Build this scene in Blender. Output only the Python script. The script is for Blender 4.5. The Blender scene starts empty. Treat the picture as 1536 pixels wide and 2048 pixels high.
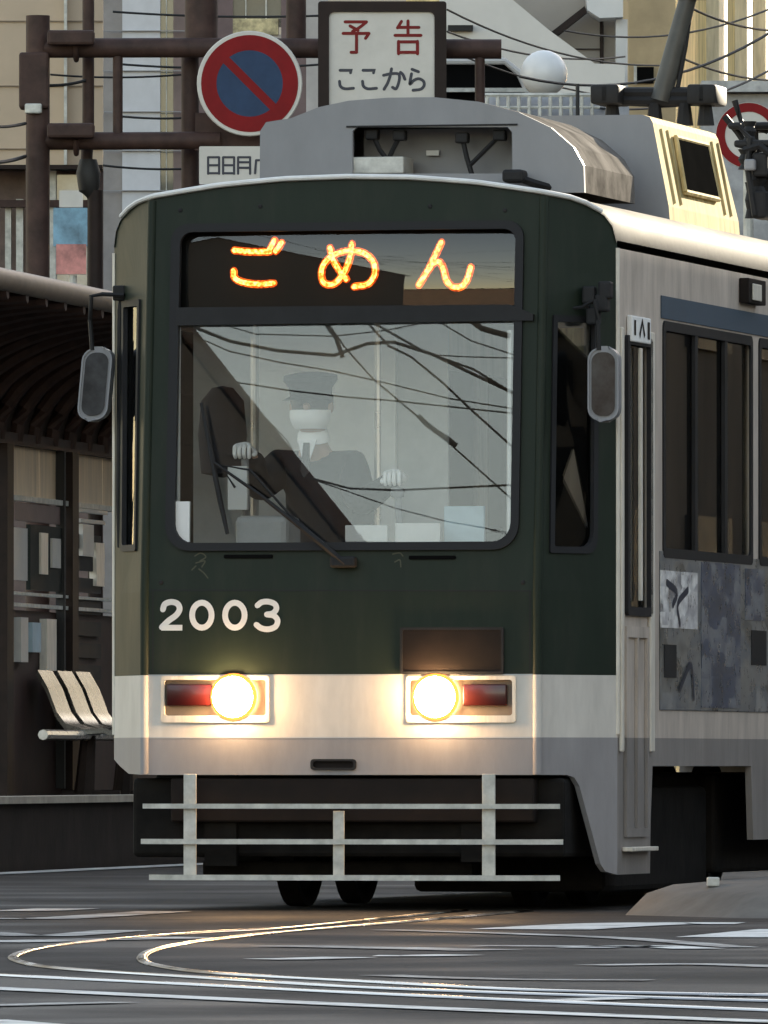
import bpy, bmesh, math, random
from mathutils import Vector, Matrix
from mathutils.geometry import tessellate_polygon
random.seed(7)
R = math.radians
SC = bpy.context.scene
COL = SC.collection

# ------------------------------------------------------------------ camera, sky, sun, exposure
F, CX, HZ, HC = 23500.0, 768.0, 1530.0, 0.66      # focal length in photo pixels, horizon row, eye height
cam = bpy.data.cameras.new('camera')
cam.sensor_fit = 'HORIZONTAL'; cam.sensor_width = 36.0; cam.lens = 36.0 * F / 1536.0
cam.clip_start = 0.5; cam.clip_end = 3000
co = bpy.data.objects.new('camera', cam); COL.objects.link(co)
co.location = (0, 0, HC); co.rotation_euler = (R(90) + math.atan((HZ - 1024) / F), 0, 0)
SC.camera = co

SUN_EL, SUN_AZ = R(15), R(66)                      # azimuth measured from +X (right) towards +Y (away)
w = bpy.data.worlds.new('World'); SC.world = w; w.use_nodes = True
nt = w.node_tree; nt.nodes.clear()
sky = nt.nodes.new('ShaderNodeTexSky'); sky.sky_type = 'NISHITA'; sky.sun_disc = False
sky.sun_elevation = SUN_EL; sky.sun_rotation = R(90) - SUN_AZ; sky.air_density = 0.9; sky.dust_density = 0.2; sky.ozone_density = 0.4
bg = nt.nodes.new('ShaderNodeBackground'); bg.inputs[1].default_value = 0.15
wo = nt.nodes.new('ShaderNodeOutputWorld')
warm = nt.nodes.new('ShaderNodeMix'); warm.data_type = 'RGBA'; warm.blend_type = 'MULTIPLY'; warm.inputs[0].default_value = 1; warm.inputs[7].default_value = (1.0, 0.79, 0.62, 1)
nt.links.new(sky.outputs[0], warm.inputs[6]); nt.links.new(warm.outputs[2], bg.inputs[0]); nt.links.new(bg.outputs[0], wo.inputs[0])
sl = bpy.data.lights.new('sun', 'SUN'); sl.energy = 4.6; sl.angle = R(0.5); sl.color = (1, 0.88, 0.68)
so = bpy.data.objects.new('sun', sl); COL.objects.link(so)
sd = Vector((math.cos(SUN_EL) * math.cos(SUN_AZ), math.cos(SUN_EL) * math.sin(SUN_AZ), math.sin(SUN_EL)))
so.rotation_euler = sd.to_track_quat('Z', 'Y').to_euler(); so.location = (30, 60, 40)
SC.view_settings.view_transform = 'Standard'; SC.view_settings.look = 'None'
SC.view_settings.exposure = 2.2; SC.view_settings.gamma = 1
SC.cycles.use_denoising = True
SC.cycles.max_bounces = 8; SC.cycles.transparent_max_bounces = 24
SC.cycles.sample_clamp_indirect = 6

# ------------------------------------------------------------------ measuring helpers
def W(px, py, Y): return Vector(((px - CX) / F * Y, Y, HC + (HZ - py) / F * Y))
def G(px, py):
    Y = F * HC / (py - HZ); return Vector(((px - CX) / F * Y, Y, 0))
TH = R(13.25); CT, ST = math.cos(TH), math.sin(TH)
OX, OY = (680 - CX) / F * 53.4, 53.4               # foot of the tram's front centre
def FP(px, py, v=0.0):
    a = (px - CX) / F
    Y = (v + OX * ST + OY * CT) / (a * ST + CT)
    return ((a * Y - OX) * CT - (Y - OY) * ST, HC + (HZ - py) / F * Y)
def SP(px, py, u=1.185):
    a = (px - CX) / F
    Y = (u + OX * CT - OY * ST) / (a * CT - ST)
    return ((a * Y - OX) * ST + (Y - OY) * CT, HC + (HZ - py) / F * Y)
TILT = math.tan(R(4.5)); ZB = 1.45
def vt(z): return max(0.0, z - ZB) * TILT
def C(px, py, off=0.0):
    u, z = FP(px, py, off)
    for _ in range(4): u, z = FP(px, py, vt(z) + off)
    return (u, z)

# ------------------------------------------------------------------ materials
def mat(name, col, rough=0.5, metal=0.0, var=0.15, scale=6.0, bump=0.0, spec=0.5, streak=None, coat=0.0, emis=None, estr=0.0):
    m = bpy.data.materials.new(name); m.use_nodes = True
    t = m.node_tree; b = t.nodes['Principled BSDF']
    b.inputs['Roughness'].default_value = rough; b.inputs['Metallic'].default_value = metal
    b.inputs['Specular IOR Level'].default_value = spec; b.inputs['Coat Weight'].default_value = coat
    tc = t.nodes.new('ShaderNodeTexCoord'); mp = t.nodes.new('ShaderNodeMapping')
    t.links.new(tc.outputs['Object'], mp.inputs[0])
    if streak: mp.inputs['Scale'].default_value = streak
    n = t.nodes.new('ShaderNodeTexNoise'); n.inputs['Scale'].default_value = scale; n.inputs['Detail'].default_value = 6
    n.inputs['Roughness'].default_value = 0.62
    t.links.new(mp.outputs[0], n.inputs[0])
    mr = t.nodes.new('ShaderNodeMapRange'); mr.inputs[1].default_value = 0.3; mr.inputs[2].default_value = 0.7
    mr.inputs[3].default_value = 1 - var; mr.inputs[4].default_value = 1 + var
    t.links.new(n.outputs[0], mr.inputs[0])
    mx = t.nodes.new('ShaderNodeMix'); mx.data_type = 'RGBA'; mx.blend_type = 'MULTIPLY'; mx.inputs[0].default_value = 1
    mx.inputs[6].default_value = (*col, 1)
    t.links.new(mr.outputs[0], mx.inputs[7]); t.links.new(mx.outputs[2], b.inputs['Base Color'])
    rr = t.nodes.new('ShaderNodeMapRange'); rr.inputs[3].default_value = max(0.02, rough - 0.08); rr.inputs[4].default_value = min(1, rough + 0.1)
    t.links.new(n.outputs[0], rr.inputs[0]); t.links.new(rr.outputs[0], b.inputs['Roughness'])
    if bump:
        bp = t.nodes.new('ShaderNodeBump'); bp.inputs['Strength'].default_value = bump; bp.inputs['Distance'].default_value = 0.02
        t.links.new(n.outputs[0], bp.inputs['Height']); t.links.new(bp.outputs[0], b.inputs['Normal'])
    if emis:
        b.inputs['Emission Color'].default_value = (*emis, 1); b.inputs['Emission Strength'].default_value = estr
    return m

def banded(name, bands, rough, var=0.12, coat=0.3, spec=.35, dirt=.14):
    """paint whose colour changes at fixed heights: bands = [(top z, colour), ...] from the bottom up"""
    m = mat(name, (1, 1, 1), rough, var=var, scale=3.0, coat=coat, spec=spec, streak=(2.2, 2.2, 0.7), bump=0.03)
    t = m.node_tree; mx = [n for n in t.nodes if n.type == 'MIX'][0]; tc = [n for n in t.nodes if n.type == 'TEX_COORD'][0]
    sp = t.nodes.new('ShaderNodeSeparateXYZ'); t.links.new(tc.outputs['Object'], sp.inputs[0])
    prev = None
    for k, (z, c) in enumerate(bands):
        if prev is None:
            rg = t.nodes.new('ShaderNodeRGB'); rg.outputs[0].default_value = (*c, 1); prev = rg.outputs[0]; zt = z; continue
        gt = t.nodes.new('ShaderNodeMath'); gt.operation = 'GREATER_THAN'; gt.inputs[1].default_value = zt
        t.links.new(sp.outputs[2], gt.inputs[0])
        q = t.nodes.new('ShaderNodeMix'); q.data_type = 'RGBA'; q.inputs[7].default_value = (*c, 1)
        t.links.new(gt.outputs[0], q.inputs[0]); t.links.new(prev, q.inputs[6]); prev = q.outputs[2]; zt = z
    # road dirt and rain streaks: a second, coarser noise lays a thin dusty film over the paint
    dn = t.nodes.new('ShaderNodeTexNoise'); dn.inputs['Scale'].default_value = 2.6; dn.inputs['Detail'].default_value = 9; dn.inputs['Roughness'].default_value = .7
    dm = t.nodes.new('ShaderNodeMapping'); dm.inputs['Scale'].default_value = (2.6, 2.6, .55); t.links.new(tc.outputs['Object'], dm.inputs[0]); t.links.new(dm.outputs[0], dn.inputs[0])
    dr = t.nodes.new('ShaderNodeMapRange'); dr.inputs[1].default_value = .48; dr.inputs[2].default_value = .75; dr.inputs[3].default_value = 0; dr.inputs[4].default_value = dirt
    t.links.new(dn.outputs[0], dr.inputs[0])
    dq = t.nodes.new('ShaderNodeMix'); dq.data_type = 'RGBA'; dq.inputs[7].default_value = (.085, .072, .058, 1)
    t.links.new(dr.outputs[0], dq.inputs[0]); t.links.new(prev, dq.inputs[6]); t.links.new(dq.outputs[2], mx.inputs[6])
    return m

def glass(name, tint, ior, rough=0.0):
    m = bpy.data.materials.new(name); m.use_nodes = True; t = m.node_tree; t.nodes.clear()
    o = t.nodes.new('ShaderNodeOutputMaterial'); mx = t.nodes.new('ShaderNodeMixShader')
    tr = t.nodes.new('ShaderNodeBsdfTransparent'); tr.inputs[0].default_value = (*tint, 1)
    gl = t.nodes.new('ShaderNodeBsdfGlossy'); gl.inputs['Roughness'].default_value = rough
    fr = t.nodes.new('ShaderNodeFresnel'); fr.inputs[0].default_value = ior
    t.links.new(fr.outputs[0], mx.inputs[0]); t.links.new(tr.outputs[0], mx.inputs[1]); t.links.new(gl.outputs[0], mx.inputs[2])
    t.links.new(mx.outputs[0], o.inputs[0]); return m

def glow(name, col, s):
    m = bpy.data.materials.new(name); m.use_nodes = True; t = m.node_tree; t.nodes.clear()
    o = t.nodes.new('ShaderNodeOutputMaterial'); e = t.nodes.new('ShaderNodeEmission')
    e.inputs[0].default_value = (*col, 1); e.inputs[1].default_value = s
    t.links.new(e.outputs[0], o.inputs[0]); return m

def grain(name, c0, c1, st):
    """rows of small lit diodes: brightness and tint flicker from dot to dot"""
    m = glow(name, c0, st); t = m.node_tree; e = [n for n in t.nodes if n.type == 'EMISSION'][0]
    tc = t.nodes.new('ShaderNodeTexCoord'); n = t.nodes.new('ShaderNodeTexNoise'); n.inputs['Scale'].default_value = 70; n.inputs['Detail'].default_value = 4
    t.links.new(tc.outputs['Object'], n.inputs[0])
    r = t.nodes.new('ShaderNodeMapRange'); r.inputs[1].default_value = .38; r.inputs[2].default_value = .62; t.links.new(n.outputs[0], r.inputs[0])
    q = t.nodes.new('ShaderNodeMix'); q.data_type = 'RGBA'; q.inputs[6].default_value = (*c0, 1); q.inputs[7].default_value = (*c1, 1)
    t.links.new(r.outputs[0], q.inputs[0]); t.links.new(q.outputs[2], e.inputs[0])
    k = t.nodes.new('ShaderNodeMath'); k.operation = 'MULTIPLY_ADD'; k.inputs[1].default_value = st * 1.1; k.inputs[2].default_value = st * .45
    t.links.new(r.outputs[0], k.inputs[0]); t.links.new(k.outputs[0], e.inputs[1]); return m
GREEN, CREAM, GREY = (0.0160, 0.0240, 0.0165), (0.62, 0.59, 0.54), (0.29, 0.28, 0.285)
M = dict(
    front=banded('front_paint', [(0.785, GREY), (1.069, CREAM), (9, GREEN)], 0.48, coat=0.0, spec=.16),
    side=banded('side_paint', [(0.785, (0.24, 0.22, 0.205)), (9, (0.50, 0.435, 0.375))], 0.6, var=0.18, coat=0.0, dirt=.35),
    trim=mat('cream_trim', (0.66, 0.62, 0.54), 0.4, var=0.2, streak=(6, 6, 0.8)),
    roof=mat('roof_paint', (0.17, 0.155, 0.135), 0.6, var=0.5, scale=3, streak=(1, .5, 1), spec=.03),
    acgrey=mat('grey_housing', (0.23, 0.235, 0.25), 0.42, var=0.1, scale=4, streak=(1, 1, .5)),
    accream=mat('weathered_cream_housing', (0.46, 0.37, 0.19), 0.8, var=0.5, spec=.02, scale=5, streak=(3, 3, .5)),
    rubber=mat('black_rubber', (0.012, 0.012, 0.014), 0.6, spec=.3),
    black=mat('black_metal', (0.016, 0.016, 0.017), 0.6, var=.3, spec=.25),
    dark=mat('dark_underframe', (0.009, 0.008, 0.007), 0.8, var=0.6, scale=7, spec=.15, bump=.3),
    brownred=mat('dark_brown_plate', (0.012, 0.008, 0.0065), 0.7, var=.4, spec=.2),
    void=mat('dark_recess', (0.006, 0.006, 0.006), 1.0, spec=0.0),
    white=mat('white_paint', (0.72, 0.72, 0.70), 0.42, var=0.12),
    dirtywhite=mat('worn_white_paint', (0.50, 0.50, 0.46), 0.5, var=0.3, scale=12),
    chrome=mat('brushed_metal', (0.55, 0.56, 0.57), 0.28, metal=1.0, var=.1),
    tire=mat('wheel_steel', (0.035, 0.03, 0.028), 0.5, metal=.6, var=.4),
    red=mat('red_lens', (0.055, 0.005, 0.004), 0.3, coat=.2),
    windscreen=glass('windscreen_glass', (0.97, 0.98, 0.98), 1.55),
    signglass=glass('sign_glass', (0.9, 0.92, 0.92), 1.6),
    sideglass=glass('side_glass', (0.95, 0.96, 0.96), 1.45),
    mirror=mat('mirror_glass', (0.05, 0.052, 0.055), 0.08, var=0.5, scale=9, spec=.25),
    inner=mat('pale_interior_panel', (0.86, 0.87, 0.86), 0.5, var=.08),
    innerdark=mat('grey_interior_panel', (0.46, 0.475, 0.48), 0.55, var=.12),
    ceiling=mat('interior_ceiling', (0.66, 0.67, 0.66), 0.5, var=.06),
    floorm=mat('interior_floor', (0.10, 0.09, 0.085), 0.7),
    seatm=mat('seat_fabric', (0.035, 0.035, 0.045), 0.85, var=.3),
    dash=mat('grey_dashboard', (0.19, 0.195, 0.2), 0.5, var=.15),
    paper=mat('white_paper', (0.78, 0.78, 0.76), 0.7, var=.06),
    paleblue=mat('pale_blue_card', (0.42, 0.55, 0.62), 0.6, var=.1),
    orange=grain('led_orange', (1.0, 0.075, 0.004), (1.0, .16, .01), .30),
    amber=grain('led_amber', (1.0, 0.36, 0.03), (1.0, .58, .12), .72),
    lamp=glow('headlamp_bulb', (1.0, 0.60, 0.28), 38.0),
    lamp_halo=glow('headlamp_halo', (1.0, .24, .04), .8),
    suit=mat('dark_uniform_cloth', (0.014, 0.016, 0.022), 0.85, var=.15),
    skin=mat('skin', (0.42, 0.27, 0.20), 0.55, var=.08),
    hair=mat('black_hair', (0.015, 0.013, 0.012), 0.5),
    maskm=mat('white_mask_cloth', (0.90, 0.90, 0.89), 0.8, var=.04),
    glove=mat('white_glove_cloth', (0.92, 0.92, 0.90), 0.8, var=.05),
    bluead=mat('blue_print', (0.05, 0.06, 0.105), 0.5, var=.6, scale=9, spec=.3),
    brown=mat('brown_gantry_paint', (0.052, 0.030, 0.025), 0.6, var=.4, spec=.25, scale=7, bump=.1),
    brownframe=mat('dark_brown_frame', (0.022, 0.014, 0.012), 0.6, spec=.2, var=.25),
    signred=mat('sign_red', (0.20, 0.011, 0.013), 0.6, var=.15, spec=.15),
    signblue=mat('sign_blue', (0.032, 0.058, 0.115), 0.6, var=.15, spec=.15),
    signwhite=mat('sign_white', (0.56, 0.54, 0.50), 0.5, var=.1, scale=4),
    ink=mat('black_lettering', (0.025, 0.028, 0.045), 0.5),
    redink=mat('red_lettering', (0.17, 0.015, 0.015), 0.6, var=.2, spec=.2),
    cornerbrown=mat('brown_corner_lining', (.60, .49, .38), .6, var=.2, streak=(5, 5, .4)), cornerolive=mat('olive_visor', (.65, .58, .28), .6, var=.7, scale=14, streak=(4, 4, .6)),
    dirtyfilm=mat('grey_print', (.17, .17, .19), .5, var=.6, scale=12),
    housing=mat('lamp_housing', (.16, .13, .10), .6, var=.3),
    wire=mat('black_cable', (0.012, 0.012, 0.012), 0.6),
)

# ------------------------------------------------------------------ mesh helpers
def obj(name, bm, m, parent=None, smooth=False):
    me = bpy.data.meshes.new(name)
    bmesh.ops.recalc_face_normals(bm, faces=bm.faces[:])
    bm.to_mesh(me); bm.free()
    for mm in (m if isinstance(m, (list, tuple)) else [m]): me.materials.append(mm)
    if smooth: me.shade_smooth() if smooth is True else me.set_sharp_from_angle(angle=R(smooth)) or me.shade_smooth() if False else None
    if smooth:
        me.shade_smooth(); me.set_sharp_from_angle(angle=R(38))
    o = bpy.data.objects.new(name, me); COL.objects.link(o)
    if parent is not None: o.parent = parent
    return o
def thing(name, label, cat, loc=(0, 0, 0), rz=0.0, group=None):
    o = bpy.data.objects.new(name, None); COL.objects.link(o); o.empty_display_size = .2
    o.location = loc; o.rotation_euler = (0, 0, rz); tag(o, label, cat, group); return o
def tag(o, label, cat, group=None):
    o['label'] = label; o['category'] = cat
    if group: o['group'] = group
    return o
def struct(name, bm, m, smooth=False):
    o = obj(name, bm, m, smooth=smooth); o['kind'] = 'structure'; return o
NB = bmesh.new
def box(bm, lo, hi, bev=0.0):
    vs = [bm.verts.new((x, y, z)) for z in (lo[2], hi[2]) for y in (lo[1], hi[1]) for x in (lo[0], hi[0])]
    fs = [bm.faces.new([vs[i] for i in q]) for q in ((0, 1, 3, 2), (4, 6, 7, 5), (0, 4, 5, 1), (2, 3, 7, 6), (0, 2, 6, 4), (1, 5, 7, 3))]
    if bev:
        es = {e for f in fs for e in f.edges}
        bmesh.ops.bevel(bm, geom=list(es), offset=bev, segments=2, affect='EDGES', profile=.5)
    return bm
def tube(bm, pts, r, n=8, cap=True, flat=1.0):
    pts = [Vector(p) for p in pts]; rs = r if isinstance(r, (list, tuple)) else [r] * len(pts)
    rings = []; up = None
    for i, p in enumerate(pts):
        d = (pts[min(i + 1, len(pts) - 1)] - pts[max(i - 1, 0)])
        if d.length < 1e-9: d = Vector((0, 0, 1))
        d.normalize()
        ref = Vector((0, 0, 1)) if abs(d.z) < .95 else Vector((0, 1, 0))
        a = d.cross(ref).normalized(); b = a.cross(d).normalized()
        rings.append([bm.verts.new(p + (a * math.cos(k * 2 * math.pi / n) + b * math.sin(k * 2 * math.pi / n) * flat) * rs[i]) for k in range(n)])
    for A, B in zip(rings, rings[1:]):
        for k in range(n): bm.faces.new((A[k], A[(k + 1) % n], B[(k + 1) % n], B[k]))
    if cap: bm.faces.new(rings[0][::-1]); bm.faces.new(rings[-1])
    return bm
def lathe(bm, prof, centre, axis, n=28):
    """prof: (radius, distance along axis)"""
    ax = Vector(axis).normalized(); ref = Vector((0, 0, 1)) if abs(ax.z) < .9 else Vector((1, 0, 0))
    a = ax.cross(ref).normalized(); b = a.cross(ax).normalized(); c = Vector(centre); rings = []
    for r, h in prof:
        if r < 1e-6: rings.append([bm.verts.new(c + ax * h)])
        else: rings.append([bm.verts.new(c + ax * h + (a * math.cos(2 * math.pi * k / n) + b * math.sin(2 * math.pi * k / n)) * r) for k in range(n)])
    for A, B in zip(rings, rings[1:]):
        for k in range(n):
            k2 = (k + 1) % n
            if len(A) == 1 and len(B) == 1: break
            if len(A) == 1: bm.faces.new((A[0], B[k], B[k2]))
            elif len(B) == 1: bm.faces.new((A[k], A[k2], B[0]))
            else: bm.faces.new((A[k], A[k2], B[k2], B[k]))
    return bm
def rrect(x0, y0, x1, y1, r, n=5):
    if x0 > x1: x0, x1 = x1, x0
    if y0 > y1: y0, y1 = y1, y0
    rs = r if isinstance(r, (list, tuple)) else [r] * 4     # bl, br, tr, tl
    out = []
    for (cx, cy, a0, q) in ((x0 + rs[0], y0 + rs[0], 180, rs[0]), (x1 - rs[1], y0 + rs[1], 270, rs[1]), (x1 - rs[2], y1 - rs[2], 0, rs[2]), (x0 + rs[3], y1 - rs[3], 90, rs[3])):
        for k in range(n + 1):
            t = R(a0 + 90 * k / n); out.append((cx + q * math.cos(t), cy + q * math.sin(t)))
    return out
def circ(cx, cy, r, n=40, sy=1.0): return [(cx + r * math.cos(2 * math.pi * k / n), cy + r * sy * math.sin(2 * math.pi * k / n)) for k in range(n)]
def plate(bm, outline, holes=(), th=0.02, fn=None, cuts=(), off=0.0):
    """flat plate in (x, y) with holes; fn(x, y, o) maps to 3D, o = distance out of the plate"""
    loops = [list(outline)] + [list(h) for h in holes]
    flat = [p for l in loops for p in l]
    tris = tessellate_polygon([[Vector((p[0], p[1], 0)) for p in l] for l in loops])
    t = NB()
    A = [t.verts.new((p[0], p[1], off + th)) for p in flat]; B = [t.verts.new((p[0], p[1], off)) for p in flat]
    for tri in tris:
        if len(set(tri)) < 3: continue
        try: t.faces.new([A[i] for i in tri]); t.faces.new([B[i] for i in tri[::-1]])
        except ValueError: pass
    k = 0
    for l in loops:
        n = len(l)
        for i in range(n):
            j = (i + 1) % n
            t.faces.new((A[k + i], A[k + j], B[k + j], B[k + i]))
        k += n
    for (axis, c) in cuts:
        no = Vector((1, 0, 0)) if axis == 'x' else Vector((0, 1, 0))
        bmesh.ops.bisect_plane(t, geom=t.verts[:] + t.edges[:] + t.faces[:], plane_co=no * c, plane_no=no)
    if fn:
        for v in t.verts: v.co = Vector(fn(v.co.x, v.co.y, v.co.z))
    me = bpy.data.meshes.new('tmp'); t.to_mesh(me); t.free(); bm.from_mesh(me); bpy.data.meshes.remove(me)
    return bm
def smoothline(p, n=6):
    if len(p) < 3: return [Vector((*q, 0)) for q in p]
    P = [Vector((*q, 0)) for q in p]; P = [2 * P[0] - P[1]] + P + [2 * P[-1] - P[-2]]; out = []
    for i in range(1, len(P) - 2):
        a, b, c, d = P[i - 1:i + 3]
        for k in range(n):
            t = k / n
            out.append(.5 * ((2 * b) + (c - a) * t + (2 * a - 5 * b + 4 * c - d) * t * t + (3 * b - a - 3 * c + d) * t ** 3))
    return out + [P[-2]]
def ribbon(bm, pts, wd, fn, off=0.0, smooth=True, closed=False, caps=True):
    P = smoothline(pts) if smooth else [Vector((*q, 0)) for q in pts]
    n = len(P); L = []; Rr = []
    for i, p in enumerate(P):
        if closed: d = P[(i + 1) % n] - P[i - 1]
        else: d = P[min(i + 1, n - 1)] - P[max(i - 1, 0)]
        d.normalize(); nn = Vector((-d.y, d.x, 0)); ww = wd / 2
        L.append(p + nn * ww); Rr.append(p - nn * ww)
    mk = lambda q: bm.verts.new(fn(q.x, q.y, off))
    if closed:
        l = [mk(q) for q in L]; r = [mk(q) for q in Rr]
        for i in range(n): bm.faces.new((l[i], l[(i + 1) % n], r[(i + 1) % n], r[i]))
        return bm
    capA, capB = [], []
    if caps:
        d0 = (P[0] - P[1]).normalized(); d1 = (P[-1] - P[-2]).normalized(); h = wd / 2
        for k in (1, 2, 3):
            a = math.pi * k / 4
            nn = (L[0] - P[0]); capA.append(P[0] + nn * math.cos(math.pi - a) + d0 * h * math.sin(a))
            nn = (L[-1] - P[-1]); capB.append(P[-1] + nn * math.cos(a) + d1 * h * math.sin(a))
    l = [mk(q) for q in L]; r = [mk(q) for q in Rr]
    for i in range(n - 1): bm.faces.new((l[i], l[i + 1], r[i + 1], r[i]))
    if caps:
        bm.faces.new([r[0]] + [mk(q) for q in capA] + [l[0]]); bm.faces.new([l[-1]] + [mk(q) for q in capB] + [r[-1]])
    return bm
def sag(a, b, s, n=14):
    a, b = Vector(a), Vector(b)
    return [a.lerp(b, k / n) - Vector((0, 0, s * 4 * (k / n) * (1 - k / n))) for k in range(n + 1)]

# ------------------------------------------------------------------ road, markings mixed with painted glints, rails
road_m = mat('asphalt', (0.025, 0.024, 0.023), 0.72, var=.30, scale=1.1, spec=.11, streak=(1, .5, 1))
t = road_m.node_tree; pb = t.nodes['Principled BSDF']
n2 = t.nodes.new('ShaderNodeTexNoise'); n2.inputs['Scale'].default_value = 60; n2.inputs['Detail'].default_value = 4; n2.inputs['Roughness'].default_value = .75
n3 = t.nodes.new('ShaderNodeTexNoise'); n3.inputs['Scale'].default_value = .55; n3.inputs['Detail'].default_value = 5
vc = t.nodes.new('ShaderNodeTexVoronoi'); vc.feature = 'DISTANCE_TO_EDGE'; vc.inputs['Scale'].default_value = .55
tc = [n for n in t.nodes if n.type == 'TEX_COORD'][0]
wn = t.nodes.new('ShaderNodeVectorMath'); wn.operation = 'MULTIPLY_ADD'; wn.inputs[1].default_value = (1.6, 1.6, 0)
t.links.new(n3.outputs['Color'], wn.inputs[0]); t.links.new(tc.outputs['Object'], wn.inputs[2]); t.links.new(wn.outputs[0], vc.inputs['Vector'])
for n in (n2, n3): t.links.new(tc.outputs['Object'], n.inputs[0])
def mulby(src, fac_out, a, b, lo, hi):
    r = t.nodes.new('ShaderNodeMapRange'); r.inputs[1].default_value = a; r.inputs[2].default_value = b; r.inputs[3].default_value = lo; r.inputs[4].default_value = hi
    t.links.new(fac_out, r.inputs[0]); q = t.nodes.new('ShaderNodeMix'); q.data_type = 'RGBA'; q.blend_type = 'MULTIPLY'; q.inputs[0].default_value = 1
    t.links.new(src, q.inputs[6]); t.links.new(r.outputs[0], q.inputs[7]); return q.outputs[2]
c_ = [n for n in t.nodes if n.type == 'MIX'][0].outputs[2]
c_ = mulby(c_, n2.outputs[0], .3, .7, .55, 1.45); c_ = mulby(c_, n3.outputs[0], .35, .65, .55, 1.4); c_ = mulby(c_, vc.outputs['Distance'], 0, .02, .45, 1.0)
t.links.new(c_, pb.inputs['Base Color'])
rg_ = t.nodes.new('ShaderNodeMapRange'); rg_.inputs[1].default_value = .35; rg_.inputs[2].default_value = .65; rg_.inputs[3].default_value = .5; rg_.inputs[4].default_value = .85
t.links.new(n3.outputs[0], rg_.inputs[0]); t.links.new(rg_.outputs[0], pb.inputs['Roughness'])
bp = t.nodes.new('ShaderNodeBump'); bp.inputs['Strength'].default_value = .6; bp.inputs['Distance'].default_value = .006
t.links.new(n2.outputs[0], bp.inputs['Height']); t.links.new(bp.outputs[0], pb.inputs['Normal'])
bm = NB()
vs = [bm.verts.new(p) for p in ((-400, -200, 0), (400, -200, 0), (400, 900, 0), (-400, 900, 0))]; bm.faces.new(vs)
struct('road', bm, road_m)
def worn_paint(name, lo, hi, sc):
    m = mat(name, (.68, .68, .65), .6, var=.15, scale=8); t = m.node_tree
    tc = [n for n in t.nodes if n.type == 'TEX_COORD'][0]; n = t.nodes.new('ShaderNodeTexNoise'); n.inputs['Scale'].default_value = sc; n.inputs['Detail'].default_value = 8; n.inputs['Roughness'].default_value = .7
    t.links.new(tc.outputs['Object'], n.inputs[0]); r = t.nodes.new('ShaderNodeMapRange'); r.inputs[1].default_value = lo; r.inputs[2].default_value = hi
    t.links.new(n.outputs[0], r.inputs[0]); q = t.nodes.new('ShaderNodeMix'); q.data_type = 'RGBA'; q.inputs[6].default_value = (.06, .06, .06, 1)
    src = [x for x in t.nodes if x.type == 'MIX'][0].outputs[2]; t.links.new(r.outputs[0], q.inputs[0]); t.links.new(src, q.inputs[7]); t.links.new(q.outputs[2], t.nodes['Principled BSDF'].inputs['Base Color']); return m
mark_m = worn_paint('marking_glint_paint', .30, .52, 3.5)
worn_m = worn_paint('worn_marking_glint_paint', .42, .66, 2.2)
rail_m = mat('polished_rail_steel', (0.34, 0.33, 0.32), 0.15, metal=1.0, var=.5, scale=1.2)
q_ = [n for n in rail_m.node_tree.nodes if n.type == 'MAP_RANGE'][1]; q_.inputs[1].default_value = .35; q_.inputs[2].default_value = .65; q_.inputs[3].default_value = .08; q_.inputs[4].default_value = .32
def ground_fn(x, y, o): return (x, y, o)
def gpts(pp): return [tuple(G(*p).xy) for p in pp]
def marking_glint(pp, wd, h=.004, m=mark_m, name='road_marking_glint'):
    bm = NB(); ribbon(bm, gpts(pp), wd, ground_fn, h, caps=False); return struct(name, bm, m)  # real white lines, and road glints painted as white lines
marking_glint([(-60, 1976), (300, 1993), (760, 2014), (1200, 2032), (1620, 2048)], .17)
marking_glint([(-60, 2042), (120, 2056), (500, 2080)], .2)
marking_glint([(520, 1920), (600, 1919), (700, 1916)], .22); marking_glint([(750, 1913), (830, 1913), (918, 1911)], .22)
marking_glint([(-40, 1823), (60, 1822), (138, 1818)], .3, m=worn_m)
marking_glint([(-40, 1838), (100, 1838), (240, 1830), (330, 1824)], .25, m=worn_m)
marking_glint([(1060, 1860), (1200, 1852), (1320, 1848), (1480, 1848)], .5)
marking_glint([(770, 1861), (1000, 1868), (1250, 1878), (1480, 1896)], .14, m=worn_m)
marking_glint([(955, 1893), (1150, 1894), (1330, 1895)], .25, m=worn_m)
marking_glint([(1160, 1897), (1280, 1893), (1400, 1899)], .2)
marking_glint([(1480, 1876), (1560, 1868), (1640, 1860)], .5)
marking_glint([(1100, 2003), (1250, 1998), (1340, 1997)], .18)
marking_glint([(1440, 1993), (1536, 1990), (1640, 1986)], .15)
marking_glint([(-60, 2014), (90, 2010), (240, 2006)], .16, m=worn_m)
marking_glint([(-40, 1866), (90, 1873), (250, 1862)], .2, m=worn_m)
marking_glint([(-40, 1886), (200, 1880), (420, 1876)], .35, m=worn_m); marking_glint([(560, 1893), (760, 1897), (980, 1902)], .3, m=worn_m)
marking_glint([(760, 1952), (1000, 1960), (1300, 1962)], .16, m=worn_m); marking_glint([(1180, 1932), (1400, 1930), (1600, 1936)], .2, m=worn_m)
def rail(pp, label):
    bm = NB(); P = smoothline(gpts(pp), 10); tube(bm, [(p.x, p.y, .003) for p in P], .018, n=10, flat=.4)
    return tag(obj('tram_rail', bm, rail_m, smooth=True), label, 'rail', 'street tram rails')
rail([(930, 1822), (740, 1841), (560, 1858), (420, 1866), (250, 1878), (110, 1893), (40, 1908), (32, 1922), (110, 1938), (330, 1953), (700, 1976), (1100, 1992), (1640, 2008)], 'polished rail whose wide bend nearly touches the left edge of the road')
rail([(1060, 1823), (800, 1846), (560, 1866), (470, 1876), (370, 1888), (305, 1902), (284, 1918), (310, 1932), (420, 1948), (700, 1964), (1100, 1984), (1640, 1996)], 'polished rail with the tighter bend nested inside the wide one')
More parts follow.
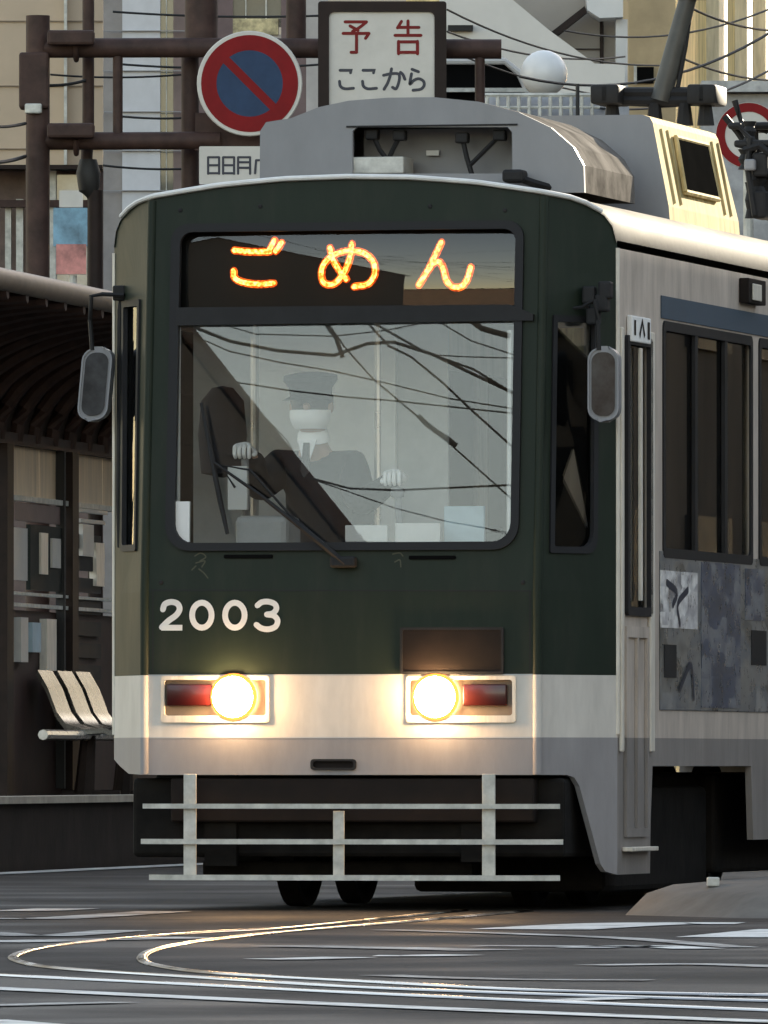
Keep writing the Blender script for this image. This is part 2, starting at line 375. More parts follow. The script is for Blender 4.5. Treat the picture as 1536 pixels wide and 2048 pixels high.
rail([(-80, 1948), (100, 1958), (330, 1969), (700, 1988), (1100, 2006), (1640, 2028)], 'polished rail crossing the whole road without a bend')

# concrete traffic island at the right, in front of the tram side
bm = NB()
top = [(1.28, 52.0), (1.7, 51.25), (2.6, 51.0), (5, 51.0), (5, 58), (2.9, 58), (1.75, 54.2)]
bot = [(1.06, 51.7), (1.55, 50.7), (2.5, 50.3), (5.3, 50.3), (5.3, 58.3), (2.75, 58.2), (1.5, 54.3)]
def ringz(l, f): return [bm.verts.new((x, y, f(x, y))) for x, y in l]
zz = lambda x, y: .13 + .025 * min(1, max(0, x - 1.2))
mid = [((a[0] * .45 + b[0] * .55), (a[1] * .45 + b[1] * .55)) for a, b in zip(top, bot)]
r0 = ringz(bot, lambda x, y: 0.0); r1 = ringz(mid, lambda x, y: .095); r2 = ringz(top, zz)
for A, B in ((r0, r1), (r1, r2)):
    for i in range(len(A)): bm.faces.new((A[i], A[(i + 1) % len(A)], B[(i + 1) % len(B)], B[i]))
bm.faces.new(r2)
bmesh.ops.subdivide_edges(bm, edges=bm.edges[:], cuts=2, use_grid_fill=True, smooth=.3)
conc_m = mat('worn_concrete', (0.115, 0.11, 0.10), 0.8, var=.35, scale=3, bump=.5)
tag(obj('traffic_island', bm, conc_m, smooth=True), 'low worn concrete traffic island beside the tram skirt at lower right', 'traffic island')
bm = NB(); p = W(1425, 1754, 51.6); box(bm, (p.x - .025, p.y - .03, zz(1.5, 0) - .01), (p.x + .03, p.y + .05, zz(1.5, 0) + .03), .006)
tag(obj('kerb_stud', bm, M['dirtywhite']), 'small pale stud on top of the concrete traffic island', 'stud')

# ------------------------------------------------------------------ tram
tram = thing('tram', 'dark green and cream tram numbered 2003 with lit headlights facing the camera', 'tram', (OX, OY, 0), -TH)
HWC, HW, DC = 0.922, 1.185, 0.48
FL = math.hypot(HW - HWC, DC)
PROF = [(0, 3.337), (.3, 3.330), (.6, 3.305), (.80, 3.275), (.92, 3.256), (1.02, 3.236), (1.09, 3.208), (1.14, 3.172), (1.17, 3.125), (1.185, 3.05)]
def ztop(u):
    u = abs(u)
    for (a, za), (b, zb) in zip(PROF, PROF[1:]):
        if u <= b: return za + (zb - za) * (u - a) / (b - a)
    return PROF[-1][1]
def vfront(u, z):
    u = abs(u)
    if u <= HWC: return vt(z)
    s = (u - HWC) / (HW - HWC); return (1 - s) * vt(z) + s * DC
def fc(u, z, o): return (u, vt(z) - o, z)                          # centre panel
def facet(side):
    nx, ny = DC / FL, (HW - HWC) / FL
    def f(x, z, o):
        s = x / FL; u = HWC + s * (HW - HWC); v = (1 - s) * vt(z) + s * DC
        return (side * (u + nx * o), v - ny * o, z)
    return f
def proj(p):
    X = OX + p[0] * CT + p[1] * ST; Y = OY - p[0] * ST + p[1] * CT
    return (CX + F * X / Y, HZ - F * (p[2] - HC) / Y)
def FC(px, py, side):                                              # photo point on a corner facet -> (x along facet, z)
    f = facet(side); lo, hi, z = -.1, FL + .1, HC + (HZ - py) * 53.6 / F
    for _ in range(40):
        m_ = (lo + hi) / 2; q = proj(f(m_, z, 0))
        if (q[0] < px) == (side > 0): lo = m_
        else: hi = m_
        z += (q[1] - py) * 53.6 / F
    return (m_, z)
cz = [('y', ZB)] + [('y', z) for z in (1.7, 2.1, 2.5, 2.9, 3.1)]
ZS = 0.615
# centre panel
w0, w1 = C(335, 1097), C(1046, 446)
hole = rrect(w0[0], w0[1], w1[0], w1[1], [.105, .105, .07, .07])
lamp_holes = []
for (a, b) in (((328, 1440), (534, 1356)), ((818, 1440), (1027, 1356))):
    p0, p1 = C(*a), C(*b); lamp_holes.append(rrect(p0[0], p0[1], p1[0], p1[1], .012, 3))
p0, p1 = C(625, 1537), C(710, 1521); slot = rrect(p0[0], p0[1], p1[0], p1[1], .012, 3)
out = [(-HWC, ZS), (HWC, ZS)] + [(u, ztop(u)) for u in [HWC - k * HWC / 16 for k in range(0, 33)]]
bm = NB(); plate(bm, out, [hole] + lamp_holes + [slot], .03, fc, cz, -.03)
front = obj('front_panel', bm, M['front'], tram)
# corner facets
def sidewin(side, xa, ya, xb, yb, r):
    a, b = FC(xa, ya, side), FC(xb, yb, side); return rrect(a[0], a[1], b[0], b[1], r, 4)
fac_win = {1: sidewin(1, 1103, 1098, 1190, 640, [.01, .07, .01, .01]), -1: sidewin(-1, 246, 1096, 279, 606, [.01, .02, .01, .01])}
for side in (1, -1):
    top_ = [(FL * k / 8, ztop(HWC + (HW - HWC) * k / 8)) for k in range(8, -1, -1)]
    if side > 0: low = [(0, ZS), (.20, ZS), (.25, ZS - .012), (.285, ZS - .05), (.43, .21), (.465, .175), (FL, .16)]
    else: low = [(0, ZS), (FL * .5, ZS + .005), (FL * .8, ZS + .04), (FL, ZS + .07)]
    bm = NB(); plate(bm, low + top_, [fac_win[side]], .03, facet(side), cz, -.03)
    fo = obj('corner_panel', bm, M['front'], tram)
    g = fac_win[side]
    cxm = sum(p[0] for p in g) / len(g); czm = sum(p[1] for p in g) / len(g)
    ins = [(p[0] + .012 * (1 if p[0] < cxm else -1), p[1] + .012 * (1 if p[1] < czm else -1)) for p in g]
    outg = [(p[0] - .018 * (1 if p[0] < cxm else -1), p[1] - .018 * (1 if p[1] < czm else -1)) for p in g]
    bm = NB(); plate(bm, outg, [ins], .022, facet(side), cz, -.012); ws = obj('corner_window', bm, M['rubber'], tram)
    bm = NB(); plate(bm, g, [], .005, facet(side), cz, -.02); obj('pane', bm, M['sideglass'], ws)
# round the join between panel and facet with a slim rounded fillet, and the cream corner strip
for side in (1, -1):
    bm = NB(); tube(bm, [(side * (HWC - .004), vt(z) + .006, z) for z in (ZS + .002, .8, 1.06, 1.3, ZB, 2, 2.6, 3.0, 3.24)], .022, 10); obj('front_corner_bead', bm, M['front'], tram, smooth=True)
    bm = NB(); tube(bm, [(side * (HW - .002), DC + .006, z) for z in (.8, 1.5, 2.2, 2.9, 3.02)], .013, 8); obj('corner_strip', bm, M['trim'], tram, smooth=True)
# roof
us = sorted({s * u for u, z in PROF for s in (1, -1)})
bm = NB(); rows = []
for u in us:
    z = ztop(u); v0 = vfront(u, z) - .01
    rows.append([bm.verts.new((u, v, z + .004 + dz)) for v, dz in ((v0, -.012), (v0 + .02, 0), (.7, 0), (3, 0), (6, 0), (9, 0), (13.2, 0))])
for A, B in zip(rows, rows[1:]):
    for i in range(6): bm.faces.new((A[i], A[i + 1], B[i + 1], B[i]))
roof = obj('roof', bm, M['roof'], tram, smooth=True)
bm = NB(); tube(bm, [(u, vfront(u, ztop(u)) - .012, ztop(u) + .006) for u in [-1.13 + 2.26 * k / 40 for k in range(41)]], .012, 8)
obj('lit_roof_rim', bm, M['white'], roof, smooth=True)  # white paint carries the sunlit highlight along the roof edge
# side walls
def sr(x, z, o): return (HW + o, x, z)
def slf(x, z, o): return (-HW - o, x, z)
zwt, zwb = SP(1340, 652)[1], SP(1340, 1108)[1]
wins = [(1.50, 3.55), (3.75, 5.75), (5.95, 7.95), (8.15, 10.15), (10.35, 12.3)]
d0, d1 = SP(1252, 1222), SP(1296, 686)
outR = [(DC, .16), (1.20, .16), (1.215, .40), (1.26, .655), (3.55, .655), (3.6, .30), (9.3, .30), (9.35, .655), (11.6, .655), (11.65, .3), (13.2, .3), (13.2, 3.02), (DC, 3.02)]
doorwin = rrect(d0[0], d0[1], d1[0], d1[1], .015, 3)
bm = NB(); plate(bm, outR, [rrect(a, zwb, b, zwt, .03, 4) for a, b in wins] + [doorwin], .03, sr, (), -.03)
sideR = obj('side_panel', bm, M['side'], tram)
bm = NB(); plate(bm, [(DC, ZS + .07), (13.2, ZS + .07), (13.2, 3.02), (DC, 3.02)], [rrect(a, zwb, b, zwt, .03, 4) for a, b in [(.6, 1.4)] + wins], .03, slf, (), -.03)
obj('side_panel', bm, M['side'], tram)
bm = NB(); plate(bm, [(-HW, .4), (HW, .4), (HW, 3.02), (.92, 3.24), (0, 3.33), (-.92, 3.24), (-HW, 3.02)], [], .03, lambda x, z, o: (x, 13.2 + o, z)); obj('rear_panel', bm, M['side'], tram)
for fn, nm in ((sr, 1), (slf, 0)):
    for a, b in wins + ([] if nm else [(.6, 1.4)]):
        bm = NB(); plate(bm, rrect(a - .02, zwb - .02, b + .02, zwt + .02, .04, 4), [rrect(a + .025, zwb + .025, b - .025, zwt - .025, .03, 4)], .012, fn, (), -.004)
        for q in (.36, .70): box(bm, *((( HW - .012, a + (b - a) * q - .03, zwb), (HW + .006, a + (b - a) * q + .03, zwt)) if nm else ((-HW - .006, a + (b - a) * q - .03, zwb), (-HW + .012, a + (b - a) * q + .03, zwt))))
        wf = obj('side_window', bm, M['black'], tram)
        bm = NB(); plate(bm, rrect(a, zwb, b, zwt, .03, 4), [], .005, fn, (), -.02); obj('pane', bm, M['sideglass'], wf)
# front door: post, glazing slit, lower leaf, sill
bm = NB(); plate(bm, rrect(d0[0] - .03, d0[1] - .02, d1[0] + .03, d1[1] + .02, .02, 3), [rrect(d0[0] + .02, d0[1] + .02, d1[0] - .02, d1[1] - .02, .01, 3)], .02, sr, (), -.002)
df = obj('front_door', bm, M['rubber'], tram)
bm = NB(); plate(bm, doorwin, [], .005, sr, (), -.018); obj('pane', bm, M['sideglass'], df)
bm = NB(); box(bm, (HW + .001, d0[0] + .26, d0[1] + .05), (HW + .016, d0[0] + .30, d1[1] - .03), .004); obj('door_edge', bm, M['trim'], df)
bm = NB(); plate(bm, [(.62, .33), (1.12, .33), (1.12, d0[1] - .07), (.62, d0[1] - .07)], [[(.66, .37), (.86, .37), (.86, d0[1] - .12), (.66, d0[1] - .12)], [(.89, .37), (1.08, .37), (1.08, d0[1] - .12), (.89, d0[1] - .12)]], .014, sr, (), .001); obj('door_leaf', bm, M['side'], df)
bm = NB(); box(bm, (HW + .001, .58, .265), (HW + .05, 1.16, .285), .004); obj('door_step', bm, M['trim'], df)
for vv, wd_ in ((1.19, .09), (.535, .05)):
    bm = NB(); box(bm, (HW + .001, vv - wd_ / 2, .72), (HW + .018, vv + wd_ / 2, 2.66), .006); obj('door_post', bm, M['trim'], tram)
bm = NB(); box(bm, (HW + .002, .68, 2.60), (HW + .028, 1.10, 2.72), .006); ob_ = obj('door_label', bm, M['paper'], tram)
bm = NB(); ribbon(bm, [(.74, 2.63), (.74, 2.70)], .04, sr, .030, False, caps=False); ribbon(bm, [(.84, 2.63), (.90, 2.70), (.95, 2.63)], .03, sr, .030, False, caps=False); ribbon(bm, [(1.04, 2.62), (1.04, 2.70)], .05, sr, .030, False, caps=False); obj('lettering', bm, M['brownred'], ob_)
# blue header band over the side windows, roof-side lamp, ad film below the windows
bm = NB(); plate(bm, [(1.44, zwt + .03), (13, zwt + .03), (13, zwt + .135), (1.44, zwt + .135)], [], .006, sr, (), .001); obj('window_header_band', bm, mat('blue_grey_band', (.065, .09, .12), .6, var=.1, spec=.2), tram)
def vzbox(a, b, o0, o1, m, name, par=tram, bev=.004):
    bm = NB(); (va, za), (vb, zb) = SP(*a), SP(*b)
    box(bm, (HW + o0, min(va, vb), min(za, zb)), (HW + o1, max(va, vb), max(za, zb)), bev); return obj(name, bm, m, par)
vzbox((1478, 605), (1512, 562), .002, .05, M['brownred'], 'side_lamp'); vzbox((1484, 600), (1500, 570), .05, .06, M['trim'], 'side_lamp')
def print_mat(name, cols, sc, rough=.28):
    """a faded printed picture: soft-edged blocks and smears of a few ink colours"""
    m = mat(name, (1, 1, 1), rough, var=.3, scale=14, spec=.4); t = m.node_tree; mx = [n for n in t.nodes if n.type == 'MIX'][0]; tc = [n for n in t.nodes if n.type == 'TEX_COORD'][0]
    a = t.nodes.new('ShaderNodeTexNoise'); a.inputs['Scale'].default_value = sc; a.inputs['Detail'].default_value = 3
    mp = t.nodes.new('ShaderNodeMapping'); mp.inputs['Scale'].default_value = (1, .55, 1.1); t.links.new(tc.outputs['Object'], mp.inputs[0])
    v = t.nodes.new('ShaderNodeTexVoronoi'); v.distance = 'CHEBYCHEV'; v.inputs['Scale'].default_value = sc * .9; v.inputs['Randomness'].default_value = .9
    for n in (a, v): t.links.new(mp.outputs[0], n.inputs['Vector'])
    ad_ = t.nodes.new('ShaderNodeMath'); ad_.operation = 'MULTIPLY_ADD'; ad_.inputs[1].default_value = .45; t.links.new(v.outputs['Color'], ad_.inputs[0])
    hf = t.nodes.new('ShaderNodeMath'); hf.operation = 'MULTIPLY'; hf.inputs[1].default_value = .6; t.links.new(a.outputs[0], hf.inputs[0]); t.links.new(hf.outputs[0], ad_.inputs[2])
    r = t.nodes.new('ShaderNodeValToRGB'); e = r.color_ramp.elements; e[0].position, e[0].color = .28, (*cols[0], 1); e[1].position, e[1].color = .78, (*cols[-1], 1)
    for k, c in enumerate(cols[1:-1]): q = e.new(.28 + .5 * (k + 1) / (len(cols) - 1)); q.color = (*c, 1)
    t.links.new(ad_.outputs[0], r.inputs[0]); t.links.new(r.outputs[0], mx.inputs[6]); return m
film = print_mat('advert_film', [(.06, .065, .065), (.19, .19, .185), (.11, .125, .145), (.28, .28, .275)], 5)
M['bluead'] = print_mat('blue_print', [(.03, .045, .075), (.045, .065, .115), (.17, .185, .21), (.035, .05, .09)], 9)
M['paleprint'] = print_mat('pale_print', [(.75, .75, .75), (.35, .35, .38), (.8, .8, .79), (.2, .2, .22)], 9)
ad = vzbox((1318, 1420), (1536, 1120), .001, .005, film, 'advert_panel')
for a, b, m in (((1400, 1415), (1478, 1130), 'bluead'), ((1318, 1255), (1392, 1146), 'paleprint'), ((1326, 1355), (1350, 1290), 'black'), ((1488, 1240), (1526, 1140), 'bluead'), ((1500, 1330), (1530, 1262), 'black')):
    vzbox(a, b, .0055, .008, M[m], 'advert_image', ad, 0)
for pp in ([(1330, 1165), (1350, 1185), (1342, 1210)], [(1372, 1180), (1352, 1208), (1356, 1248)], [(1356, 1378), (1378, 1330), (1384, 1395)]): bm = NB(); ribbon(bm, [SP(*p) for p in pp], .035, sr, .0095); obj('advert_mark', bm, M['ink'], ad)
# windscreen, sign pane, rubber seals
iw0, iw1 = C(350, 1086), C(1033, 457)
so_ = rrect(w0[0] - .008, w0[1] - .012, w1[0] + .008, w1[1] + .014, [.115, .115, .08, .08]); si = rrect(iw0[0], iw0[1], iw1[0], iw1[1], [.085, .085, .055, .055])
bm = NB(); plate(bm, so_, [si], .035, fc, cz, -.015); seal = obj('windscreen', bm, M['rubber'], tram)
zb0, zb1 = C(680, 648)[1], C(680, 612)[1]
bm = NB(); plate(bm, [(iw0[0] - .01, zb0), (iw1[0] + .09, zb0 + .008), (iw1[0] + .09, zb1 - .045), (iw1[0] - .02, zb1), (iw0[0] - .01, zb1)], [], .03, fc, cz, -.005); obj('glazing_bar', bm, M['black'], seal)
bm = NB(); plate(bm, rrect(w0[0] + .005, w0[1] + .005, w1[0] - .005, zb0 + .02, [.1, .1, .01, .01]), [], .006, fc, cz, -.022); obj('pane', bm, M['windscreen'], seal)
# gently bowed destination pane
bm = NB(); ua, ub, za, zb_ = w0[0] + .004, w1[0] - .004, zb1 - .02, w1[1] - .004; g = []
NX, NZ = 24, 10
for i in range(NX + 1):
    row = []
    for j in range(NZ + 1):
        u = ua + (ub - ua) * i / NX; z = za + (zb_ - za) * j / NZ
        cu, czz = 2 * i / NX - 1, 2 * j / NZ - 1
        row.append(bm.verts.new((u, vt(z) + .03 + .018 * cu * cu + .008 * czz * czz + .012 * (1 - j / NZ) * 1.0, z)))
    g.append(row)
for i in range(NX):
    for j in range(NZ): bm.faces.new((g[i][j], g[i + 1][j], g[i + 1][j + 1], g[i][j + 1]))
sp_ = obj('sign_pane', bm, M['signglass'], seal, smooth=True)
# destination display behind it
dz0, dz1 = C(680, 630, .1)[1], C(680, 450, .1)[1]
def fd(u, z, o): return (u, vt(z) + .085 - o, z)
bm = NB(); plate(bm, [(w0[0], zb1), (w1[0], zb1), (w1[0], w1[1]), (w0[0], w1[1])], [], .10, lambda u, z, o: (u, vt(z) + .20 - o, z))
disp = obj('destination_display', bm, mat('display_black', (.008, .008, .008), .7, spec=.2), tram)
def D(px, py): return C(px, py, .085)
led = [[(468, 500), (500, 503), (540, 503)], [(536, 503), (543, 492), (549, 480)], [(551, 502), (557, 494), (563, 485)], [(467, 541), (470, 556), (490, 565), (520, 568), (547, 566)],
       [(660, 495), (667, 520), (682, 545), (693, 558)], [(704, 487), (700, 515), (688, 545), (670, 566), (650, 567), (643, 550), (648, 528), (668, 509), (700, 501), (730, 507), (748, 526), (749, 550), (735, 568), (708, 573)],
       [(883, 484), (871, 510), (855, 542), (838, 570)], [(856, 541), (868, 526), (880, 524), (888, 540), (894, 561), (908, 574), (924, 572), (935, 558), (942, 534)]]
bm = NB(); bm2 = NB()
for k, s in enumerate(led):
    ribbon(bm, [D(*p) for p in s], .036, fd, -.004 + .0006 * k); P = [D(*p) for p in s]
    ribbon(bm2, P, .021, fd, .004 + .0006 * k)
obj('led_edge', bm, M['orange'], disp); obj('led_text', bm2, M['amber'], disp)
# panel seams, bolts and small fittings on the front
for pp in ([(-.90, 1.069), (.90, 1.069)], [(-.90, .785), (.90, .785)]):
    bm = NB(); ribbon(bm, pp, .006, fc, .0015, False, caps=False); obj('panel_seam', bm, M['innerdark'], tram)
for pp in ([C(300, 1180), C(1062, 1182)], [C(306, 1180), C(306, 1345)], [C(1060, 1180), C(1060, 1345)]):
    bm = NB(); ribbon(bm, pp, .005, fc, .0015, False, caps=False); obj('panel_seam', bm, M['rubber'], tram)
for px, py in ((360, 420), (520, 412), (860, 412), (1010, 420), (322, 1165), (1046, 1165)):
    u, z = C(px, py); bm = NB(); lathe(bm, [(.011, 0), (.010, .005), (0, .007)], (u, vt(z), z), (0, -1, 0), 10); obj('bolt', bm, M['black'] if py < 1350 else M['acgrey'], tram)
# number 2003
def fo(u, z, o): return (u, vt(z) - o, z)
bm = NB(); q = lambda l: [C(x / 2, 1150 + y / 2) for x, y in l]
ribbon(bm, q([(652, 138), (660, 117), (685, 108), (710, 115), (719, 136), (706, 160), (675, 183), (648, 209)]), .027, fo, .003)
ribbon(bm, q([(646, 211), (730, 211)]), .026, fo, .0036, False, caps=False)
for cx in (808, 940): ribbon(bm, q(circ(cx, 161, 39, 28, 1.28)), .027, fo, .003, False, True)
ribbon(bm, q([(1030, 122), (1048, 109), (1075, 107), (1100, 117), (1106, 136), (1092, 153), (1068, 158)]), .026, fo, .003)
ribbon(bm, q([(1068, 158), (1096, 163), (1111, 182), (1103, 206), (1075, 217), (1046, 213), (1026, 199)]), .026, fo, .0036)
obj('fleet_number', bm, M['white'], tram)
bm = NB()
for s in ([(390, 1112), (402, 1106), (412, 1114), (400, 1122)], [(392, 1126), (410, 1122), (404, 1134)], [(398, 1138), (408, 1146), (416, 1156)], [(384, 1140), (392, 1132)], [(786, 1108), (800, 1106), (806, 1112)], [(790, 1124), (800, 1120), (802, 1134)]): ribbon(bm, [C(*p) for p in s], .006, fo, .003)
obj('faded_emblem', bm, mat('faded_gold', (.055, .055, .028), .6), tram)
for a, b in (((448, 1117), (546, 1109)), ((818, 1119), (912, 1111))):
    p0, p1 = C(*a), C(*b); bm = NB(); plate(bm, rrect(p0[0], p0[1], p1[0], p1[1], .006, 2), [], .012, fo, (), -.004); obj('vent_slot', bm, M['void'], tram)
p0, p1 = C(805, 1345), C(1005, 1258); bm = NB(); plate(bm, rrect(p0[0], p0[1], p1[0], p1[1], .006, 2), [], .01, fo, (), .001); rb = obj('route_board', bm, M['brownred'], tram)
bm = NB(); plate(bm, rrect(p0[0] - .008, p0[1] - .008, p1[0] + .008, p1[1] + .008, .008, 2), [rrect(p0[0] + .004, p0[1] + .004, p1[0] - .004, p1[1] - .004, .006, 2)], .014, fo, (), .001); obj('board_frame', bm, M['black'], rb)
p0, p1 = C(622, 1540), C(713, 1518); bm = NB(); plate(bm, rrect(p0[0], p0[1], p1[0], p1[1], .015, 3), [rrect(p0[0] + .012, p0[1] + .01, p1[0] - .012, p1[1] - .01, .01, 3)], .012, fo, (), .001); cs = obj('coupler_slot', bm, M['black'], tram)
bm = NB(); box(bm, (p0[0] + .005, .006, p0[1] + .004), (p1[0] - .005, .03, p1[1] - .004)); obj('slot_back', bm, M['brownred'], cs)
# lamp clusters
for k, (a, b, hx, ra, rb_) in enumerate((((328, 1440), (534, 1356), 468, 334, 426), ((818, 1440), (1027, 1356), 872, 926, 1014))):
    p0, p1 = C(*a), C(*b)
    bm = NB(); plate(bm, rrect(p0[0] - .012, p0[1] - .012, p1[0] + .012, p1[1] + .010, .014, 3), [rrect(p0[0] + .004, p0[1] + .02, p1[0] - .004, p1[1] - .008, .012, 3)], .022, fo, (), -.012); hs = obj('lamp_cluster', bm, M['trim'], tram)
    bm = NB(); box(bm, (p0[0], .02, p0[1]), (p1[0], .05, p1[1])); obj('housing_back', bm, M['housing'], hs)
    r0_, r1_ = C(ra, 1412), C(rb_, 1368); bm = NB(); box(bm, (r0_[0], -.014, r0_[1]), (r1_[0], .019, r1_[1]), .01); obj('tail_lens', bm, M['red'], hs, smooth=True)
    hc = C(hx, 1394); bm = NB(); lathe(bm, [(.094, -.012), (.108, -.002), (.107, .014), (.094, .018)], (hc[0], -.004, hc[1]), (0, -1, 0)); obj('headlight_halo', bm, M['lamp_halo'], hs, smooth=True)  # glowing ring added for the orange halo around the lamp
    bm = NB(); lathe(bm, [(.096, 0), (.092, .035), (.074, .062), (.038, .08), (0, .084)], (hc[0], -.004, hc[1]), (0, -1, 0)); obj('headlight', bm, M['lamp'], hs, smooth=True)
# windscreen wiper and inner frame strips
def tc_(px, py, o): u, z = C(px, py, -o); return (u, vt(z) - o, z)
bm = NB(); tube(bm, [tc_(690, 1128, .05), tc_(640, 1085, .06), tc_(520, 990, .06), tc_(428, 925, .05)], [.013, .014, .009, .006], 6); wp = obj('wiper', bm, M['black'], tram)
bm = NB(); tube(bm, [tc_(455, 1068, .035), tc_(440, 1000, .035), tc_(420, 900, .035), tc_(402, 806, .035)], [.009, .013, .012, .007], 6); obj('blade', bm, M['black'], wp)
bm = NB(); tube(bm, [tc_(470, 975, .05), tc_(440, 930, .045), tc_(500, 940, .05), tc_(580, 1030, .055), tc_(690, 1122, .05)], .006, 6); obj('wiper_link', bm, M['black'], wp)
bm = NB(); box(bm, (C(665, 1120)[0], -.05, C(0, 1138)[1]), (C(716, 1120)[0], .002, C(0, 1116)[1]), .01); obj('wiper_motor', bm, M['black'], wp)
bm = NB()
for (px, a, b) in ((358, 655, 1035), (1021, 660, 1080)): tube(bm, [C(px, a, .05)[:1] + (vt(C(px, a, .05)[1]) + .05,) + C(px, a, .05)[1:], C(px - 2, b, .05)[:1] + (vt(C(px, b, .05)[1]) + .05,) + C(px, b, .05)[1:]], .009 if px < 500 else .014, 6)
obj('inner_frame_strip', bm, M['white'], tram)
p0, p1 = C(345, 1084, .03), C(382, 1003, .03); bm = NB(); box(bm, (p0[0], vt(p0[1]) + .012, p0[1]), (p1[0], vt(p0[1]) + .03, p1[1])); obj('notice_card', bm, M['paper'], tram)
# mirrors
def mirror_arm(pts3, r=.011): bm = NB(); tube(bm, pts3, r, 6); return bm
def LP(px, py, v): u, z = FP(px, py, v); return Vector((u, v, z))
for (cx, cy, arm, v) in ((190, 768, [(248, 590), (205, 588), (182, 592), (180, 640), (184, 700)], .36), (1207, 768, [(1168, 612), (1190, 600), (1196, 640), (1198, 700)], .20)):
    bm = NB(); tube(bm, [LP(x, y, v + .0) for x, y in arm], .011, 6); mi = obj('wing_mirror', bm, M['black'], tram, smooth=True)
    c = LP(cx, cy, v); lean = -.03 if cx < 500 else 0.0
    fm = lambda x, z, o: (c.x + x - lean * z / .33, v - o, c.z + z)
    bm = NB(); plate(bm, rrect(-.072, -.165, .072, .165, .055, 5), [], .05, fm, (), -.05); bmesh.ops.bevel(bm, geom=[e for e in bm.edges if e.calc_face_angle(0) > .7], offset=.008, segments=2, affect='EDGES'); obj('mirror_shell', bm, M['acgrey'], mi, smooth=True)
    bm = NB(); plate(bm, rrect(-.054, -.145, .054, .145, .045, 5), [], .006, fm, (), .0015); obj('mirror_glass', bm, M['mirror'], mi)
bm = NB(); 
for x, y in ((1180, 590), (1206, 606), (1188, 632), (1212, 580)): a = LP(x, y, .3); box(bm, a - Vector((.03, .04, .04)), a + Vector((.03, .03, .04)), .01)
tube(bm, [LP(1146, 616, .26), LP(1180, 612, .26)], .008, 6); obj('mirror_bracket', bm, M['black'], tram)
bm = NB(); tube(bm, [LP(246, 582, .42), LP(242, 620, .42), LP(240, 800, .42), LP(238, 1000, .42), LP(240, 1095, .42)], [.016, .02, .018, .016, .014], 8); a = LP(240, 586, .40); box(bm, a - Vector((.03, .03, .035)), a + Vector((.03, .03, .035)), .008); obj('handrail', bm, M['black'], tram)
# safety fence under the front
bm = NB(); tram_f = None
fence = []
def lf(px, py): u, z = FP(px, py, -.12); return (u, z)
lfence = thing('safety_fence', '', ''); lfence.parent = tram; del lfence['label']; del lfence['category']
for (xa, xb) in ((365, 390), (664, 686), (962, 988)):
    bm = NB(); ytop = 1548 if xa != 664 else 1622
    (ua_, z0), (ub_, z1) = lf(xa, 1756), lf(xb, ytop)
    box(bm, (ua_, -.10, z0), (ub_, -.088, z1), .002); obj('fence_post', bm, M['dirtywhite'], lfence)
for y, xa, xb, dx in ((1612, 280, 1110, 0), (1683, 276, 1116, 0), (1755, 294, 1110, 0)):
    bm = NB(); (ua_, z0), (ub_, z1) = lf(xa, y + 5), lf(xb, y - 4)
    n = 20; mid_ = [(ua_ + (ub_ - ua_) * i / n) for i in range(n + 1)]
    prev = None
    for i, u in enumerate(mid_):
        e = max(0, abs(u) - .75); vv = -.125 + e * .35
        ring = [bm.verts.new((u, vv + a_, z0 + b_)) for a_, b_ in ((0, 0), (.014, 0), (.014, z1 - z0), (0, z1 - z0))]
        if prev:
            for k in range(4): bm.faces.new((prev[k], prev[(k + 1) % 4], ring[(k + 1) % 4], ring[k]))
        else: bm.faces.new(ring)
        prev = ring
    bm.faces.new(prev[::-1]); obj('rail', bm, M['dirtywhite'], lfence)
# underframe, bogie, wheels
bm = NB(); box(bm, (-1.0, .10, .24), (1.02, .9, .60), .02); uf = obj('underframe', bm, M['dark'], tram)
bm = NB(); box(bm, (-.80, .02, .40), (.90, .10, .60), .01); obj('headstock', bm, M['brownred'], uf)
bm = NB(); box(bm, (-.65, .06, .20), (-.5, .10, .62)); box(bm, (.55, .06, .22), (.66, .1, .62)); box(bm, (-.72, .3, .155), (.55, .42, .22), .01); obj('lifeguard_stay', bm, M['dark'], uf)
bm = NB(); box(bm, (-1.1, 3.6, .14), (1.0, 13, .62), .02); box(bm, (-1.1, .9, .42), (.9, 3.65, .62), .02); obj('equipment_box', bm, M['dark'], uf)
bm = NB(); box(bm, (.62, 1.1, .18), (.80, 3.55, .42), .02); box(bm, (-.80, 1.1, .20), (-.62, 3.55, .42), .02); box(bm, (.84, 1.9, .2), (.95, 2.7, .5), .02); bg_ = obj('bogie', bm, M['dark'], tram)
bm = NB(); box(bm, (.12, .95, .075), (1.02, 1.25, .40), .03); box(bm, (.86, 1.2, .07), (.98, 3.5, .56), .03); obj('bogie_shade_box', bm, M['dark'], tram)  # dark boxes added where the underside is black with shade
for v in (1.5, 2.65, 9.7, 10.9):
    for s in (-1, 1):
        bm = NB(); lathe(bm, [(0, -.055), (.1, -.06), (.26, -.03), (.30, -.055), (.335, -.055), (.335, .04), (.30, .05), (.26, .03), (.1, .04), (0, .04)], (s * .56, v, .336), (s, 0, 0), 32); obj('wheel', bm, M['tire'], tram, smooth=True)
